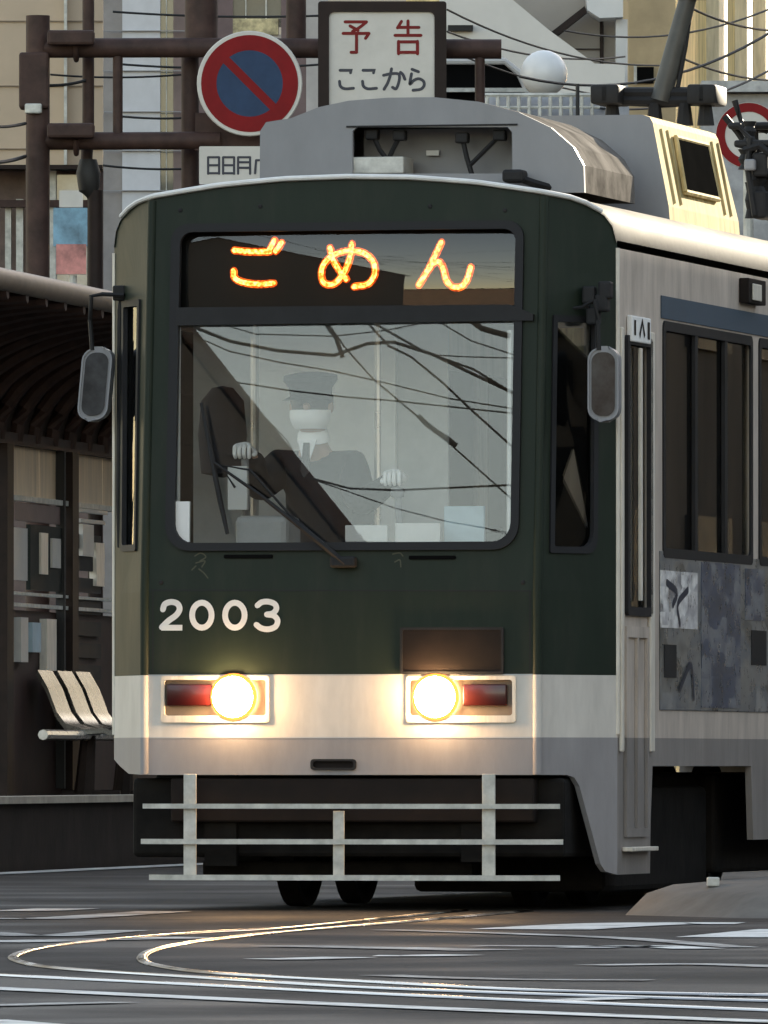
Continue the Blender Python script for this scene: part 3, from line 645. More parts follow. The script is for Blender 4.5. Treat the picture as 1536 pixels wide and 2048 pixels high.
# roof equipment
def LV(px, py, v): u, z = FP(px, py, v); return (u, z)
VA = 1.55
ac_out = [LV(x, y, VA) for x, y in ((522, 385), (523, 262), (535, 244), (585, 236), (640, 214), (700, 201), (780, 195), (870, 194), (960, 203), (1040, 224), (1105, 255), (1150, 294), (1170, 330), (1172, 385))]
ac_hole = [LV(x, y, VA) for x, y in ((708, 347), (708, 262), (716, 254), (1018, 254), (1027, 264), (1028, 347))]
bm = NB(); plate(bm, ac_out, [ac_hole], .03, lambda u, z, o: (u, VA - o, z), (), 0); acf = obj('air_conditioner', bm, M['acgrey'], tram)
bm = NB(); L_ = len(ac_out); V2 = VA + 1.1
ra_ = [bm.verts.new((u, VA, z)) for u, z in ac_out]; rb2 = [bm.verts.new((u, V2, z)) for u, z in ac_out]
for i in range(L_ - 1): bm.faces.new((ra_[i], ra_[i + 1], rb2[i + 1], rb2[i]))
bm.faces.new(rb2); obj('housing_shell', bm, mat('scuffed_shaded_housing', (.15, .14, .13), .7, var=.5, scale=5, spec=0.0), acf)  # scuff mottling; base darker than the front plate, side shade put into colour
bm = NB(); (ua_, z0), (ub_, z1) = LV(700, 350, VA), LV(1034, 248, VA); box(bm, (ua_, VA + .28, z0), (ub_, VA + .3, z1)); obj('recess_back', bm, M['acgrey'], acf)
bm = NB(); box(bm, (ua_, VA - .01, z0 + .006), (LV(808, 0, VA)[0], VA + .2, LV(0, 322, VA)[1]), .008); obj('recess_tray', bm, M['dirtywhite'], acf)
bm = NB(); box(bm, (ua_ - .01, VA - .036, z1 - .006), (ub_ + .01, VA - .031, z1 + .002)); obj('recess_lip', bm, M['black'], acf)
def A3(px, py, v): u, z = LV(px, py, v); return (u, v, z)
for pp in (([(745, 268), (760, 300), (776, 320)], 1), ([(800, 270), (785, 300), (776, 320)], 1), ([(925, 275), (934, 315), (945, 352)], 0), ([(1000, 270), (965, 305), (940, 330), (945, 352)], 0)):
    bm = NB(); tube(bm, [A3(x, y, VA + .05) for x, y in pp[0]], .012, 6); a = Vector(A3(*pp[0][0], VA + .05)); box(bm, a - Vector((.03, .03, .025)), a + Vector((.03, .03, .025)), .008); obj('bracket_cable', bm, M['black'], acf)
bm = NB(); a = Vector(A3(865, 305, VA + .24)); box(bm, a - Vector((.03, .0, .012)), a + Vector((.03, .02, .012))); obj('badge', bm, M['white'], acf)
bm = NB(); a = Vector(A3(1030, 352, VA - .12)); box(bm, a - Vector((.05, .06, .03)), a + Vector((.05, .06, .03)), .015); tube(bm, [a, a + Vector((.08, .02, -.03)), a + Vector((.14, .1, -.05))], .02, 6); obj('roof_connector', bm, M['black'], tram)
# second rooftop cabinet with a sunlit side
VB, VC = 2.95, 4.62
def cab(px, py, v): u, z = FP(px, py, v); return u, z
ub0 = cab(1338, 412, VB); ub1 = cab(1302, 228, VB)
pr = [(-ub0[0], ub0[1] - .12), (-ub0[0] + .02, ub0[1]), (-ub1[0] - .02, ub1[1] - .03), (-ub1[0] + .03, ub1[1]), (ub1[0] - .04, ub1[1] + .0), (ub1[0] - .005, ub1[1] - .012), (ub1[0] + .01, ub1[1] - .04), (ub0[0], ub0[1]), (ub0[0] + .01, ub0[1] - .12)]
bm = NB(); fa = [bm.verts.new((u, VB, z)) for u, z in pr]; fb = [bm.verts.new((u, VC - (.12 if z > 3.6 else 0), z)) for u, z in pr]
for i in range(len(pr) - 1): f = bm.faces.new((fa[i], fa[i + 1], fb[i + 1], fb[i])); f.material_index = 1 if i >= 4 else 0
bm.faces.new(fa); bm.faces.new(fb)
cabn = obj('roof_cabinet', bm, [M['acgrey'], M['accream']], tram)
def cabside(v, t): z = ub0[1] + (ub1[1] - .04 - ub0[1]) * t; u = ub0[0] + (ub1[0] + .01 - ub0[0]) * t; return u, z
bm = NB(); P4 = []
for v, t_ in ((3.35, .22), (4.15, .22), (4.12, .88), (3.38, .88)): u, z = cabside(v, t_); P4.append((u, v, z))
a = [bm.verts.new((x + .004, y, z)) for x, y, z in P4]; b = [bm.verts.new((x + .02, y, z)) for x, y, z in P4]
bm.faces.new(b)
for i in range(4): bm.faces.new((a[i], a[(i + 1) % 4], b[(i + 1) % 4], b[i]))
obj('vent_grille', bm, M['void'], cabn)
bm = NB(); A_ = [Vector(p) for p in P4]
for i in range(4): tube(bm, [A_[i] + Vector((.012, 0, 0)), A_[(i + 1) % 4] + Vector((.012, 0, 0))], .014, 6)
obj('vent_frame', bm, M['accream'], cabn)
bm = NB()
for v in (3.1, 3.25, 4.3, 4.45):
    u0, z0 = cabside(v, .05); u1, z1 = cabside(v, .95); bm = NB(); tube(bm, [(u0 + .002, v, z0), (u1 + .002, v, z1)], .007, 6); obj('panel_rib', bm, M['accream'], cabn)
# pantograph
VP = 6.3
def P3(px, py, v=VP): u, z = FP(px, py, v); return Vector((u, v, z))
bm = NB()
for y_, x0_, x1_ in ((200, 1200, 1430), (184, 1210, 1420)): tube(bm, [P3(x0_, y_), P3(x1_, y_)], .028, 8)
for x in (1212, 1230, 1405, 1424): a = P3(x, 190); box(bm, a - Vector((.05, .15, .05)), a + Vector((.05, .15, .05)), .015)
tube(bm, [P3(1215, 200), P3(1330, 206, VP + .7), P3(1420, 200)], .025, 6)
for x in (1225, 1412, 1310, 1370): tube(bm, [P3(x, 205), P3(x, 250)], [.03, .045], 8)
pan = obj('pantograph', bm, M['black'], tram, smooth=True)
bm = NB(); a0, a1 = P3(1322, 200), P3(1378, -10); tube(bm, [a0, a0.lerp(a1, .5), a1], [.055, .05, .045], 10); obj('pantograph_arm', bm, mat('grey_arm', (.055, .055, .05), .45, var=.3), pan, smooth=True)
bm = NB(); tube(bm, [P3(1352, 195), P3(1372, 90), P3(1384, 0)], .012, 6); a = a1 + Vector((0, 0, -.0)); box(bm, a - Vector((.06, .06, .02)), a + Vector((.09, .06, .05)), .01); tube(bm, [a1, a1 + Vector((-.15, -1.0, .9))], .03, 8); tube(bm, [a1 + Vector((-1.0, -1.0, .92)), a1 + Vector((.7, -1.0, .92))], .03, 8); obj('pantograph_link', bm, M['black'], pan)
bm = NB()
for x, y, sx, sy in ((1515, 288, .10, .018), (1528, 330, .04, .06), (1526, 410, .035, .07)): a = P3(x, y, 5.6); box(bm, a - Vector((sx, .10, sy)), a + Vector((sx, .10, sy)), .012)
for x, y, r_, h_ in ((1500, 262, .035, .05), (1496, 318, .05, .05), (1516, 360, .045, .06), (1502, 400, .03, .09)): lathe(bm, [(0, -h_), (r_, -h_), (r_ * .7, -h_ * .5), (r_, 0), (r_ * .7, h_ * .5), (r_, h_), (0, h_)], P3(x, y, 5.6), (0, 0, 1), 16)
box(bm, P3(1512, 438, 5.9) - Vector((0, .2, 0)), P3(1590, 318, 5.9) + Vector((0, .2, 0)), .03); box(bm, P3(1470, 262, 5.9) - Vector((0, .2, 0)), P3(1590, 246, 5.9) + Vector((0, .2, 0)), .02); tube(bm, [P3(1505, 246, 5.8), P3(1508, 330, 5.8)], .03, 10); tube(bm, [P3(1450, 232, 5.8), P3(1475, 262, 5.8), P3(1500, 300, 5.8), P3(1540, 296, 5.8)], .018, 6)
tube(bm, [P3(1478, 250, 5.5), P3(1500, 275, 5.5), P3(1495, 330, 5.5), P3(1510, 430, 5.5)], .016, 6); tube(bm, [P3(1488, 300, 5.5), P3(1520, 290, 5.5), P3(1545, 310, 5.5)], .02, 6); tube(bm, [P3(1470, 200, 5.8), P3(1484, 245, 5.8), P3(1536, 262, 5.8)], .016, 6)
obj('roof_resistor', bm, M['black'], tram)
bm = NB(); box(bm, P3(1496, 332, 5.45) - Vector((.02, 0, .02)), P3(1510, 325, 5.45) + Vector((.0, .05, .02)), .01); obj('resistor_cap', bm, M['acgrey'], tram)
# cab interior
bm = NB(); box(bm, (-1.13, .55, .80), (1.13, 13, .85)); obj('floor', bm, M['floorm'], tram)
bm = NB(); box(bm, (-1.13, .72, 2.98), (1.13, 13, 3.0)); obj('ceiling', bm, M['ceiling'], tram)
bm = NB(); plate(bm, [(-1.13, .85), (1.13, .85), (1.13, 2.95), (-1.13, 2.95)], [[(.10, .9), (.75, .9), (.75, 2.8), (.10, 2.8)]], .03, lambda x, z, o: (x, 1.75 + o, z)); obj('cab_partition', bm, M['innerdark'], tram)
bm = NB(); box(bm, (-.80, 1.70, 1.5), (-.14, 1.74, 2.72), .004); obj('partition_panel', bm, M['inner'], tram)
for u, v in ((-.06, 1.0), (-.80, 1.6), (.62, 1.0)):
    bm = NB(); tube(bm, [(u, v, .85), (u, v, 2.98)], .016, 8); obj('stanchion', bm, M['chrome'], tram)
bm = NB(); box(bm, (-.90, .13, 1.40), (.90, .52, 1.60), .03); dsh = obj('dashboard', bm, M['dash'], tram)
bm = NB(); box(bm, (-.88, .2, .85), (.88, .5, 1.40)); obj('dashboard_front', bm, M['innerdark'], dsh)
bm = NB(); box(bm, (-.55, .22, 1.63), (-.3, .5, 1.80), .03); obj('gauge_hood', bm, M['innerdark'], dsh)
for a, b, m, v in (((690, 1084), (775, 1050), 'paper', .2), ((790, 1086), (880, 1046), 'paper', .16), ((888, 1084), (968, 1012), 'paleblue', .3), ((455, 1020), (494, 932), 'paper', .3)):
    (x0_, z0), (x1_, z1) = FP(*a, v), FP(*b, v); bm = NB(); box(bm, (x0_, v, z0), (x1_, v + .03, z1), .004); obj('dashboard_card', bm, M[m], dsh)
bm = NB(); h0 = LP(800, 1075, .42); h1 = LP(795, 985, .48); tube(bm, [h0, h1], .018, 8); lathe(bm, [(0, -.03), (.03, -.02), (.034, 0), (.03, .02), (0, .03)], h1, (0, 0, 1), 16); obj('brake_handle', bm, M['dash'], dsh, smooth=True)
bm = NB(); h0 = LP(492, 1040, .42); h1 = LP(490, 905, .48); tube(bm, [h0, h1], .018, 8); lathe(bm, [(0, -.03), (.03, -.02), (.034, 0), (.03, .02), (0, .03)], h1, (0, 0, 1), 16); obj('controller_handle', bm, M['dash'], dsh, smooth=True)
for a, b, m, v, nm in (((1112, 1085), (1168, 790), 'cornerbrown', .50, 'corner_post'), ((1114, 780), (1166, 655), 'cornerolive', .52, 'sun_visor'), ((1172, 1090), (1188, 650), 'paper', .47, 'inner_frame_strip'), ((1099, 1092), (1109, 905), 'paper', .34, 'inner_frame_strip'), ((250, 1090), (262, 640), 'cornerbrown', .52, 'corner_post')):
    (x0_, z0), (x1_, z1) = FP(*a, v), FP(*b, v); bm = NB(); box(bm, (x0_, v, z0), (x1_, v + .03, z1), .004); obj(nm, bm, M[m], tram)
hd = LP(622, 815, .95)                                             # driver's head centre
bm = NB(); box(bm, (hd.x - .24, .95, 1.20), (hd.x + .24, 1.4, 1.32), .04); dseat = obj('driver_seat', bm, M['seatm'], tram, smooth=True)
bm = NB(); box(bm, (hd.x - .22, 1.36, 1.32), (hd.x + .22, 1.46, 1.92), .04); obj('seat_back', bm, M['seatm'], dseat, smooth=True)
bm = NB(); tube(bm, [(hd.x, 1.18, .85), (hd.x, 1.18, 1.22)], .06, 12); obj('seat_post', bm, M['black'], dseat)
bm = NB(); a = LP(445, 870, 1.3); lathe(bm, [(0, -.2), (.1, -.18), (.115, 0), (.1, .16), (.05, .22), (0, .23)], a, (0, 0, 1), 20); obj('dark_seat_shape', bm, M['seatm'], tram, smooth=True)  # rounded dark seat shape beside the driver
for v in range(3, 12):
    for s in (-1, 1):
        bm = NB(); box(bm, (s * .68 - .22, v, 1.22), (s * .68 + .22, v + .42, 1.32), .03); box(bm, (s * .68 - .22, v + .40, 1.3), (s * .68 + .22, v + .5, 1.85), .03); obj('passenger_seat', bm, M['seatm'], tram)
orng = mat('bright_orange', (.85, .42, .11), .5, var=.4, scale=12)
bm = NB(); box(bm, (.98, 2.02, 1.75), (1.0, 2.22, 2.45)); obj('orange_strip', bm, orng, tram)  # bright orange strip inside the side window
bm = NB(); box(bm, (1.02, 2.56, 2.02), (1.04, 2.98, 2.14)); obj('notice_sheet', bm, M['paper'], tram)
for v in (1.75, 2.45, 3.0): bm = NB(); tube(bm, [(.95, v, .85), (.95, v, 2.98)], .018, 8); obj('stanchion', bm, M['chrome'], tram)

# ------------------------------------------------------------------ driver
def skin_mesh(name, verts, edges, radii, m, parent=None, sub=2):
    me = bpy.data.meshes.new(name); me.from_pydata([tuple(v) for v in verts], edges, [])
    o = bpy.data.objects.new(name, me); COL.objects.link(o)
    sk = o.modifiers.new('skin', 'SKIN'); sk.use_smooth_shade = True; sk.branch_smoothing = .4
    for i, r in enumerate(radii):
        d = me.skin_vertices[0].data[i]; d.radius = r if isinstance(r, tuple) else (r, r)
    me.skin_vertices[0].data[0].use_root = True
    su = o.modifiers.new('sub', 'SUBSURF'); su.levels = su.render_levels = sub
    dg = bpy.context.evaluated_depsgraph_get(); dg.update()
    nm = bpy.data.meshes.new_from_object(o.evaluated_get(dg)); nm.name = name
    o.modifiers.clear(); o.data = nm; bpy.data.meshes.remove(me)
    nm.materials.clear(); nm.materials.append(m); nm.shade_smooth()
    if parent is not None: o.parent = parent
    return o
hx, hv, hz = hd
pel = (hx, hv + .22, 1.40)
hr, hl = LP(490, 896, .50), LP(790, 950, .52)                       # gloved hands at image left and right
J = [pel, (hx, hv + .20, 1.62), (hx, hv + .14, 1.86), (hx, hv + .10, 2.06), (hx, hv + .06, 2.16), (hx, hv + .02, 2.25), (hx, hv, hz + .03), (hx, hv + .01, hz + .10),
     (hx - .17, hv + .10, 2.05), tuple(Vector((hx - .22, hv - .14, 1.93))), (hr.x + .02, hr.y + .1, hr.z - .03),
     (hx + .17, hv + .10, 2.05), tuple(Vector((hx + .25, hv - .06, 1.86))), (hl.x - .03, hl.y + .1, hl.z - .02),
     (hx - .10, hv + .12, 1.38), (hx - .14, hv - .26, 1.38), (hx - .14, hv - .30, .95), (hx - .14, hv - .42, .88),
     (hx + .10, hv + .12, 1.38), (hx + .14, hv - .26, 1.38), (hx + .14, hv - .30, .95), (hx + .14, hv - .42, .88)]
E = [(0, 1), (1, 2), (2, 3), (3, 4), (4, 5), (5, 6), (6, 7), (3, 8), (8, 9), (9, 10), (3, 11), (11, 12), (12, 13), (0, 14), (14, 15), (15, 16), (16, 17), (0, 18), (18, 19), (19, 20), (20, 21)]
RAD = [.13, .12, .12, .085, .052, .065, .088, .075, .065, .045, .032, .065, .045, .032, .08, .06, .045, .035, .08, .06, .045, .035]
person = skin_mesh('person', J, E, RAD, M['skin'])
person.location = tram.location; person.rotation_euler = tram.rotation_euler
tag(person, 'driver in dark uniform, peaked cap, white mask and gloves behind the windscreen', 'person')
jk = [0, 1, 2, 3, 8, 9, 10, 11, 12, 13]; jm = {k: i for i, k in enumerate(jk)}
skin_mesh('jacket', [J[k] for k in jk], [(jm[a], jm[b]) for a, b in E if a in jm and b in jm], [RAD[k] + {0: .03, 1: .045, 2: .055, 3: .065, 10: .016, 13: .016, 8: .045, 11: .045}.get(k, .026) for k in jk], M['suit'], person)
tk = [0, 14, 15, 16, 18, 19, 20]; tm = {k: i for i, k in enumerate(tk)}
skin_mesh('trousers', [J[k] for k in tk], [(tm[a], tm[b]) for a, b in E if a in tm and b in tm], [RAD[k] + .02 for k in tk], M['suit'], person)
def glove_mesh(h, sgn):
    c = Vector(h); V = [c + Vector((-.03 * sgn, .09, -.018)), c + Vector((-.005 * sgn, .03, 0)), c]; ED = [(0, 1), (1, 2)]; RR = [.032, .038, .036]
    for k, ln in enumerate((.034, .040, .038, .030)):
        b = len(V); ox = (k - 1.5) * .021
        V += [c + Vector((ox, -.03, .012)), c + Vector((ox * 1.05, -.03 - ln, .004)), c + Vector((ox * 1.05, -.03 - ln * 1.1, -.03)), c + Vector((ox, -.03 - ln * .5, -.05))]
        ED += [(2, b), (b, b + 1), (b + 1, b + 2), (b + 2, b + 3)]; RR += [.011, .0105, .010, .009]
    b = len(V); V += [c + Vector((.04 * sgn, .01, -.012)), c + Vector((.056 * sgn, -.025, -.028)), c + Vector((.048 * sgn, -.05, -.034))]
    ED += [(1, b), (b, b + 1), (b + 1, b + 2)]; RR += [.014, .0115, .010]
    return skin_mesh('glove', V, ED, RR, M['glove'], person, 2)
glove_mesh(hr, 1); glove_mesh(hl, -1)
# face: nose, ears, eyes, mask, collar, tie, cap, hair
bm = NB(); lathe(bm, [(0, .0), (.018, .012), (.012, .03), (0, .034)], (hx, hv - .075, hz + .005), (0, -1, -.25), 12)
for s in (-1, 1): lathe(bm, [(0, -.008), (.022, -.006), (.026, .004), (.014, .01), (0, .01)], (hx + s * .092, hv + .0, hz), (s, -.3, 0), 12)
obj('nose_and_ears', bm, M['skin'], person, smooth=True)
bm = NB()
for s in (-1, 1): lathe(bm, [(0, .0), (.013, .002), (.010, .006), (0, .008)], (hx + s * .033, hv - .083, hz + .018), (0, -1, 0), 12)
obj('eyes', bm, M['hair'], person, smooth=True)
bm = NB(); rows = []
for j in range(7):
    tz = j / 6; row = []
    for i in range(13):
        a = R(-80 + 160 * i / 12); zz_ = hz - .012 - .088 * tz
        rr_ = .100 - .022 * tz * tz + .016 * math.sin(math.pi * tz) * math.cos(a)
        row.append(bm.verts.new((hx + rr_ * math.sin(a) * .98, hv + .004 - rr_ * math.cos(a), zz_)))
    rows.append(row)
for A, B in zip(rows, rows[1:]):
    for i in range(12): bm.faces.new((A[i], A[i + 1], B[i + 1], B[i]))
obj('face_mask', bm, M['maskm'], person, smooth=True)
bm = NB(); lathe(bm, [(.078, -.02), (.072, .02), (.062, .035)], (hx, hv + .05, hz - .135), (0, -.25, 1), 20)
plate(bm, [(hx - .045, hz - .15), (hx + .045, hz - .15), (hx + .01, hz - .27), (hx - .01, hz - .27)], [], .012, lambda x, z, o: (x, hv - .065 - o + (z - hz + .15) * .25, z)); obj('shirt_collar', bm, M['maskm'], person, smooth=True)
bm = NB(); plate(bm, [(hx - .014, hz - .165), (hx + .014, hz - .165), (hx + .02, hz - .30), (hx, hz - .33), (hx - .02, hz - .30)], [], .01, lambda x, z, o: (x, hv - .08 - o + (z - hz + .15) * .25, z)); obj('tie', bm, M['hair'], person)
bm = NB(); lathe(bm, [(.098, .0), (.102, .045), (.128, .085), (.124, .105), (.06, .118), (0, .12)], (hx, hv, hz + .045), (0, -.12, 1), 26); cap = obj('peaked_cap', bm, M['suit'], person, smooth=True)
bm = NB(); vis = []
for i in range(13):
    a = R(-65 + 130 * i / 12); vis.append((bm.verts.new((hx + .10 * math.sin(a), hv - .10 * math.cos(a) + .005, hz + .052)), bm.verts.new((hx + .135 * math.sin(a), hv - .155 * math.cos(a), hz + .030))))
for A, B in zip(vis, vis[1:]): bm.faces.new((A[0], B[0], B[1], A[1]))
obj('visor', bm, M['black'], cap, smooth=True)
bm = NB(); lathe(bm, [(.094, -.05), (.101, .0), (.1, .03)], (hx, hv + .018, hz + .03), (0, 0, 1), 24); obj('hair', bm, M['hair'], person, smooth=True)

# ------------------------------------------------------------------ gantry with traffic signs (about 82 m away)
YG = 82.0
def wp_(px, py, dy=0): return W(px, py, YG + dy)
gan = thing('sign_gantry', 'brown pipe gantry carrying the traffic signs above the tram stop', 'gantry', (wp_(75, 0).x, YG, 0))
def gl(v): return Vector(v) - gan.location
def gpipe(name, pts, rpx, m='brown', dy=0, n=14):
    bm = NB(); tube(bm, [gl(wp_(x, y, dy)) for x, y in pts], rpx * YG / F, n); return obj(name, bm, M[m], gan, smooth=True)
bm = NB(); a = wp_(75, 30); tube(bm, [gl((a.x, YG, .0)), gl(a)], 24 * YG / F, 16); obj('post', bm, M['brown'], gan, smooth=True)
bm = NB(); a, b = wp_(38, 218), wp_(98, 105); box(bm, gl((a.x, YG - .12, a.z)), gl((b.x, YG + .1, b.z)), .02); obj('junction_box', bm, M['brown'], gan)
bm = NB(); a, b = wp_(50, 228), wp_(84, 208); box(bm, gl((a.x, YG - .14, a.z)), gl((b.x, YG - .05, b.z)), .012); obj('post_clip', bm, M['dirtywhite'], gan)
gpipe('beam', [(72, 95), (420, 94), (700, 96), (1003, 97)], 20); gpipe('beam', [(70, 281), (240, 281), (440, 280)], 18)
gpipe('upright', [(176, -40), (176, 250), (172, 330)], 12, dy=.25); gpipe('upright', [(235, 100), (235, 272)], 10); gpipe('upright', [(960, 100), (960, 215)], 10)
gpipe('upright', [(402, -40), (402, 92)], 33, dy=.2); gpipe('upright', [(592, -40), (592, 96)], 20, dy=.2); gpipe('upright', [(380, 100), (380, 400)], 18, dy=.3)
for x, y in ((152, 92), (152, 280)):
    bm = NB(); c = gl(wp_(x, y)); r = 24 * YG / F; tube(bm, [c + Vector((0, r * math.cos(k * math.pi / 8), r * math.sin(k * math.pi / 8) * 1.1)) for k in range(17)], .02, 8); obj('clamp', bm, M['brown'], gan, smooth=True)
for y in (74, 260): 
    bm = NB(); a, b = wp_(95, y + 18), wp_(190, y - 12); box(bm, gl((a.x, YG - .2, a.z)), gl((b.x, YG - .09, b.z)), .02); obj('mounting_arm', bm, M['brown'], gan)
bm = NB(); tube(bm, [gl(wp_(176, 318, .2)), gl(wp_(176, 345, .2)), gl(wp_(178, 378, .2)), gl(wp_(186, 400, .2))], [.06, .085, .075, .04], 14); obj('cable_boot', bm, M['wire'], gan, smooth=True)
gpipe('upright', [(190, 380), (191, 1590)], 15, 'brownframe', dy=.2)
bm = NB(); a, b = wp_(390, 300), wp_(545, 225); box(bm, gl((a.x, YG - .02, a.z)), gl((b.x, YG + .03, b.z))); obj('bracket_plate', bm, M['brown'], gan)
# no parking sign
def sign_fn(Y): return lambda x, z, o: (x, Y - o, z)
YS = YG - .28; c = W(499, 166, YS); ra = 104 * YS / F
sg = thing('traffic_sign', 'round no parking sign, blue with red ring and slash, on the gantry', 'sign', (c.x, YS, c.z))
fs = lambda x, z, o: (x, -o, z)
bm = NB(); lathe(bm, [(0, -.015), (ra, -.015), (ra + .006, -.005), (ra, .004), (0, .004)], (0, 0, 0), (0, -1, 0), 48); obj('disc', bm, M['signwhite'], sg, smooth=True)
bm = NB(); ro, ri = ra * .935, ra * .64
plate(bm, circ(0, 0, ro, 56), [circ(0, 0, ri, 48)], .002, fs, (), .0055); obj('red_ring', bm, M['signred'], sg)
bm = NB(); plate(bm, circ(0, 0, ri, 48), [], .002, fs, (), .0050); obj('blue_field', bm, M['signblue'], sg)
bm = NB(); ribbon(bm, [(-ri * .71, ri * .71), (ri * .71, -ri * .71)], ra * .16, fs, .0085, False, caps=False); obj('red_slash', bm, M['signred'], sg)
# supplementary plate
YP = YS; c = W(467, 330, YP)
sp2 = thing('sign_plate', 'small white plate with black day characters below the no parking sign', 'sign', (c.x, YP, c.z))
kx = YP / F
bm = NB(); plate(bm, rrect(-69 * kx, -38 * kx, 69 * kx, 38 * kx, .01, 3), [], .015, fs); obj('panel', bm, M['signwhite'], sp2)
def sub(px, py): return ((px - 467) * kx, (330 - py) * kx)
bm = NB(); i_ = 0
for (x0_, x1_, extra) in ((416, 438, ((418, 330, 436, 330),)), (446, 468, ((448, 330, 466, 330),)), (476, 500, ((478, 324, 498, 324), (478, 335, 498, 335)))):
    for (a, b, c_, d) in ((x0_, 314, x0_, 347), (x1_, 314, x1_, 347), (x0_, 314, x1_, 314), (x0_ + 1, 346, x1_ - 1, 346)) + extra:
        if x0_ == 476 and b == 346: continue
        ribbon(bm, [sub(a, b), sub(c_, d)], 4.6 * kx, fs, .017 + .0004 * i_, False); i_ = (i_ + 1) % 8
for (a, b, c_, d) in ((512, 320, 530, 320), (512, 320, 510, 346)): ribbon(bm, [sub(a, b), sub(c_, d)], 4.6 * kx, fs, .017 + .0004 * i_, False); i_ += 1
obj('characters', bm, M['ink'], sp2)
# notice sign
YN = YG - .2; c = W(764, 110, YN); kn = YN / F
ns = thing('notice_sign', 'white boxed sign with red characters above black ones in a brown frame', 'sign', (c.x, YN, c.z))
def nsp(px, py): return ((px - 764) * kn, (110 - py) * kn)
a, b = nsp(636, 232), nsp(893, 2); a2, b2 = nsp(658, 218), nsp(869, 23)
bm = NB(); plate(bm, rrect(a[0], a[1], b[0], b[1], .02, 3), [rrect(a2[0], a2[1], b2[0], b2[1], .04, 4)], .10, fs, (), -.05); obj('frame', bm, M['brownframe'], ns)
bm = NB(); plate(bm, rrect(a2[0] - .005, a2[1] - .005, b2[0] + .005, b2[1] + .005, .03, 4), [], .05, fs, (), -.02); obj('panel', bm, M['signwhite'], ns)
def strokes(lst, wpx, m, name):
    for ch in lst:
        bm = NB()
        for k, s in enumerate(ch): ribbon(bm, [nsp(*p) for p in s], wpx * kn, fs, .032 + .0004 * k, len(s) > 3)
        obj(name, bm, M[m], ns)
strokes([[[(690, 43), (733, 43)], [(733, 43), (722, 52), (713, 58), (705, 62)], [(700, 51), (716, 60)], [(686, 66), (738, 66)], [(738, 66), (731, 76)], [(713, 66), (713, 104)], [(713, 104), (702, 104)]],
         [[(803, 42), (795, 55)], [(797, 54), (838, 54)], [(816, 41), (816, 69)], [(790, 70), (842, 70)], [(797, 82), (797, 107)], [(797, 83), (835, 83)], [(835, 82), (835, 107)], [(797, 104), (835, 104)]]], 6.2, 'redink', 'red_character')
ko = [[(680, 140), (705, 140), (701, 145)], [(679, 162), (681, 172), (690, 177), (707, 176)]]
strokes([ko, [[(x + 46, y) for x, y in s] for s in ko], [[(767, 150), (782, 147), (796, 147), (799, 154), (797, 166), (792, 177), (785, 174)], [(783, 137), (780, 152), (775, 166), (768, 178)], [(801, 144), (806, 149), (809, 156), (810, 158)]],
         [[(824, 138), (837, 143)], [(823, 147), (821, 158), (820, 168), (828, 160), (838, 157), (847, 162), (848, 171), (841, 178), (826, 180)]]], 6.0, 'ink', 'black_character')

# ------------------------------------------------------------------ platform and tram stop shelter
AX = Vector((.163, .987, 0)).normalized(); QX = Vector((AX.y, -AX.x, 0))
P0 = Vector((-2.36, 72.1, 0))
def sl_(p, q, z): v = P0 + AX * p + QX * q; return Vector((v.x, v.y, z))
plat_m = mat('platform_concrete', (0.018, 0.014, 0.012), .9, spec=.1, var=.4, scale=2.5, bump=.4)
bm = NB(); vs = []
for z in (0, .42):
    vs.append([bm.verts.new(sl_(p, q, z)) for p, q in ((-14, 0), (22, 0), (22, -4), (-14, -4))])
for i in range(4): bm.faces.new((vs[0][i], vs[0][(i + 1) % 4], vs[1][(i + 1) % 4], vs[1][i]))
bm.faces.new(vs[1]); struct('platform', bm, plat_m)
edge_m = mat('platform_edge_stone', (0.34, 0.30, 0.24), .7, var=.3, scale=5)
bm = NB(); vs = []
for z in (.421, .465): vs.append([bm.verts.new(sl_(p, q, z)) for p, q in ((-14, .03), (22, .03), (22, -.35), (-14, -.35))])
for i in range(4): bm.faces.new((vs[0][i], vs[0][(i + 1) % 4], vs[1][(i + 1) % 4], vs[1][i]))
bm.faces.new(vs[1]); bm.faces.new(vs[0]); struct('platform_edge', bm, edge_m)
bm = NB(); vs = [bm.verts.new(sl_(p, q, .005)) for p, q in ((-14, .05), (22, .05), (22, .32), (-14, .32))]; bm.faces.new(vs); struct('platform_line', bm, mark_m)
SHP = [4.9, 6.0, 7.0, 8.0, 9.0, 10.2, 11.4, 12.6]
sh = thing('tram_stop_shelter', 'dark brown tram stop shelter with ribbed curved roof on the platform', 'shelter', sl_(6, -1.2, .42))
def sw(p, q, z): return sl_(p, q, z) - sh.location
def shbox(bm, p0, p1, q0, q1, z0, z1):
    vs = [bm.verts.new(sw(p, q, z)) for z in (z0, z1) for q in (q0, q1) for p in (p0, p1)]
    for f in ((0, 1, 3, 2), (4, 6, 7, 5), (0, 4, 5, 1), (2, 3, 7, 6), (0, 2, 6, 4), (1, 5, 7, 3)): bm.faces.new([vs[i] for i in f])
def shpart(name, m, *boxes):
    bm = NB()
    for b in boxes: shbox(bm, *b)
    return obj(name, bm, m, sh)
dk = mat('shelter_steel', (.022, .014, .011), .6, var=.4, spec=.2); tan_m = mat('tan_board', (.80, .62, .43), .55, var=.2, scale=3, streak=(4, 4, .4))
QW = -1.2
def arcq(t): return QW + (1.28) * math.sin(t * math.pi / 2), 2.86 + .72 * (1 - math.cos(t * math.pi / 2)) if False else 2.86 + .72 * math.sin(t * math.pi / 2) ** .8
def vault(t):  # quarter curve rising from the back wall to the front edge
    a = t * math.pi / 2; return QW + 1.3 * (1 - math.cos(a)), 2.88 + .72 * math.sin(a)
bm = NB(); rows = []
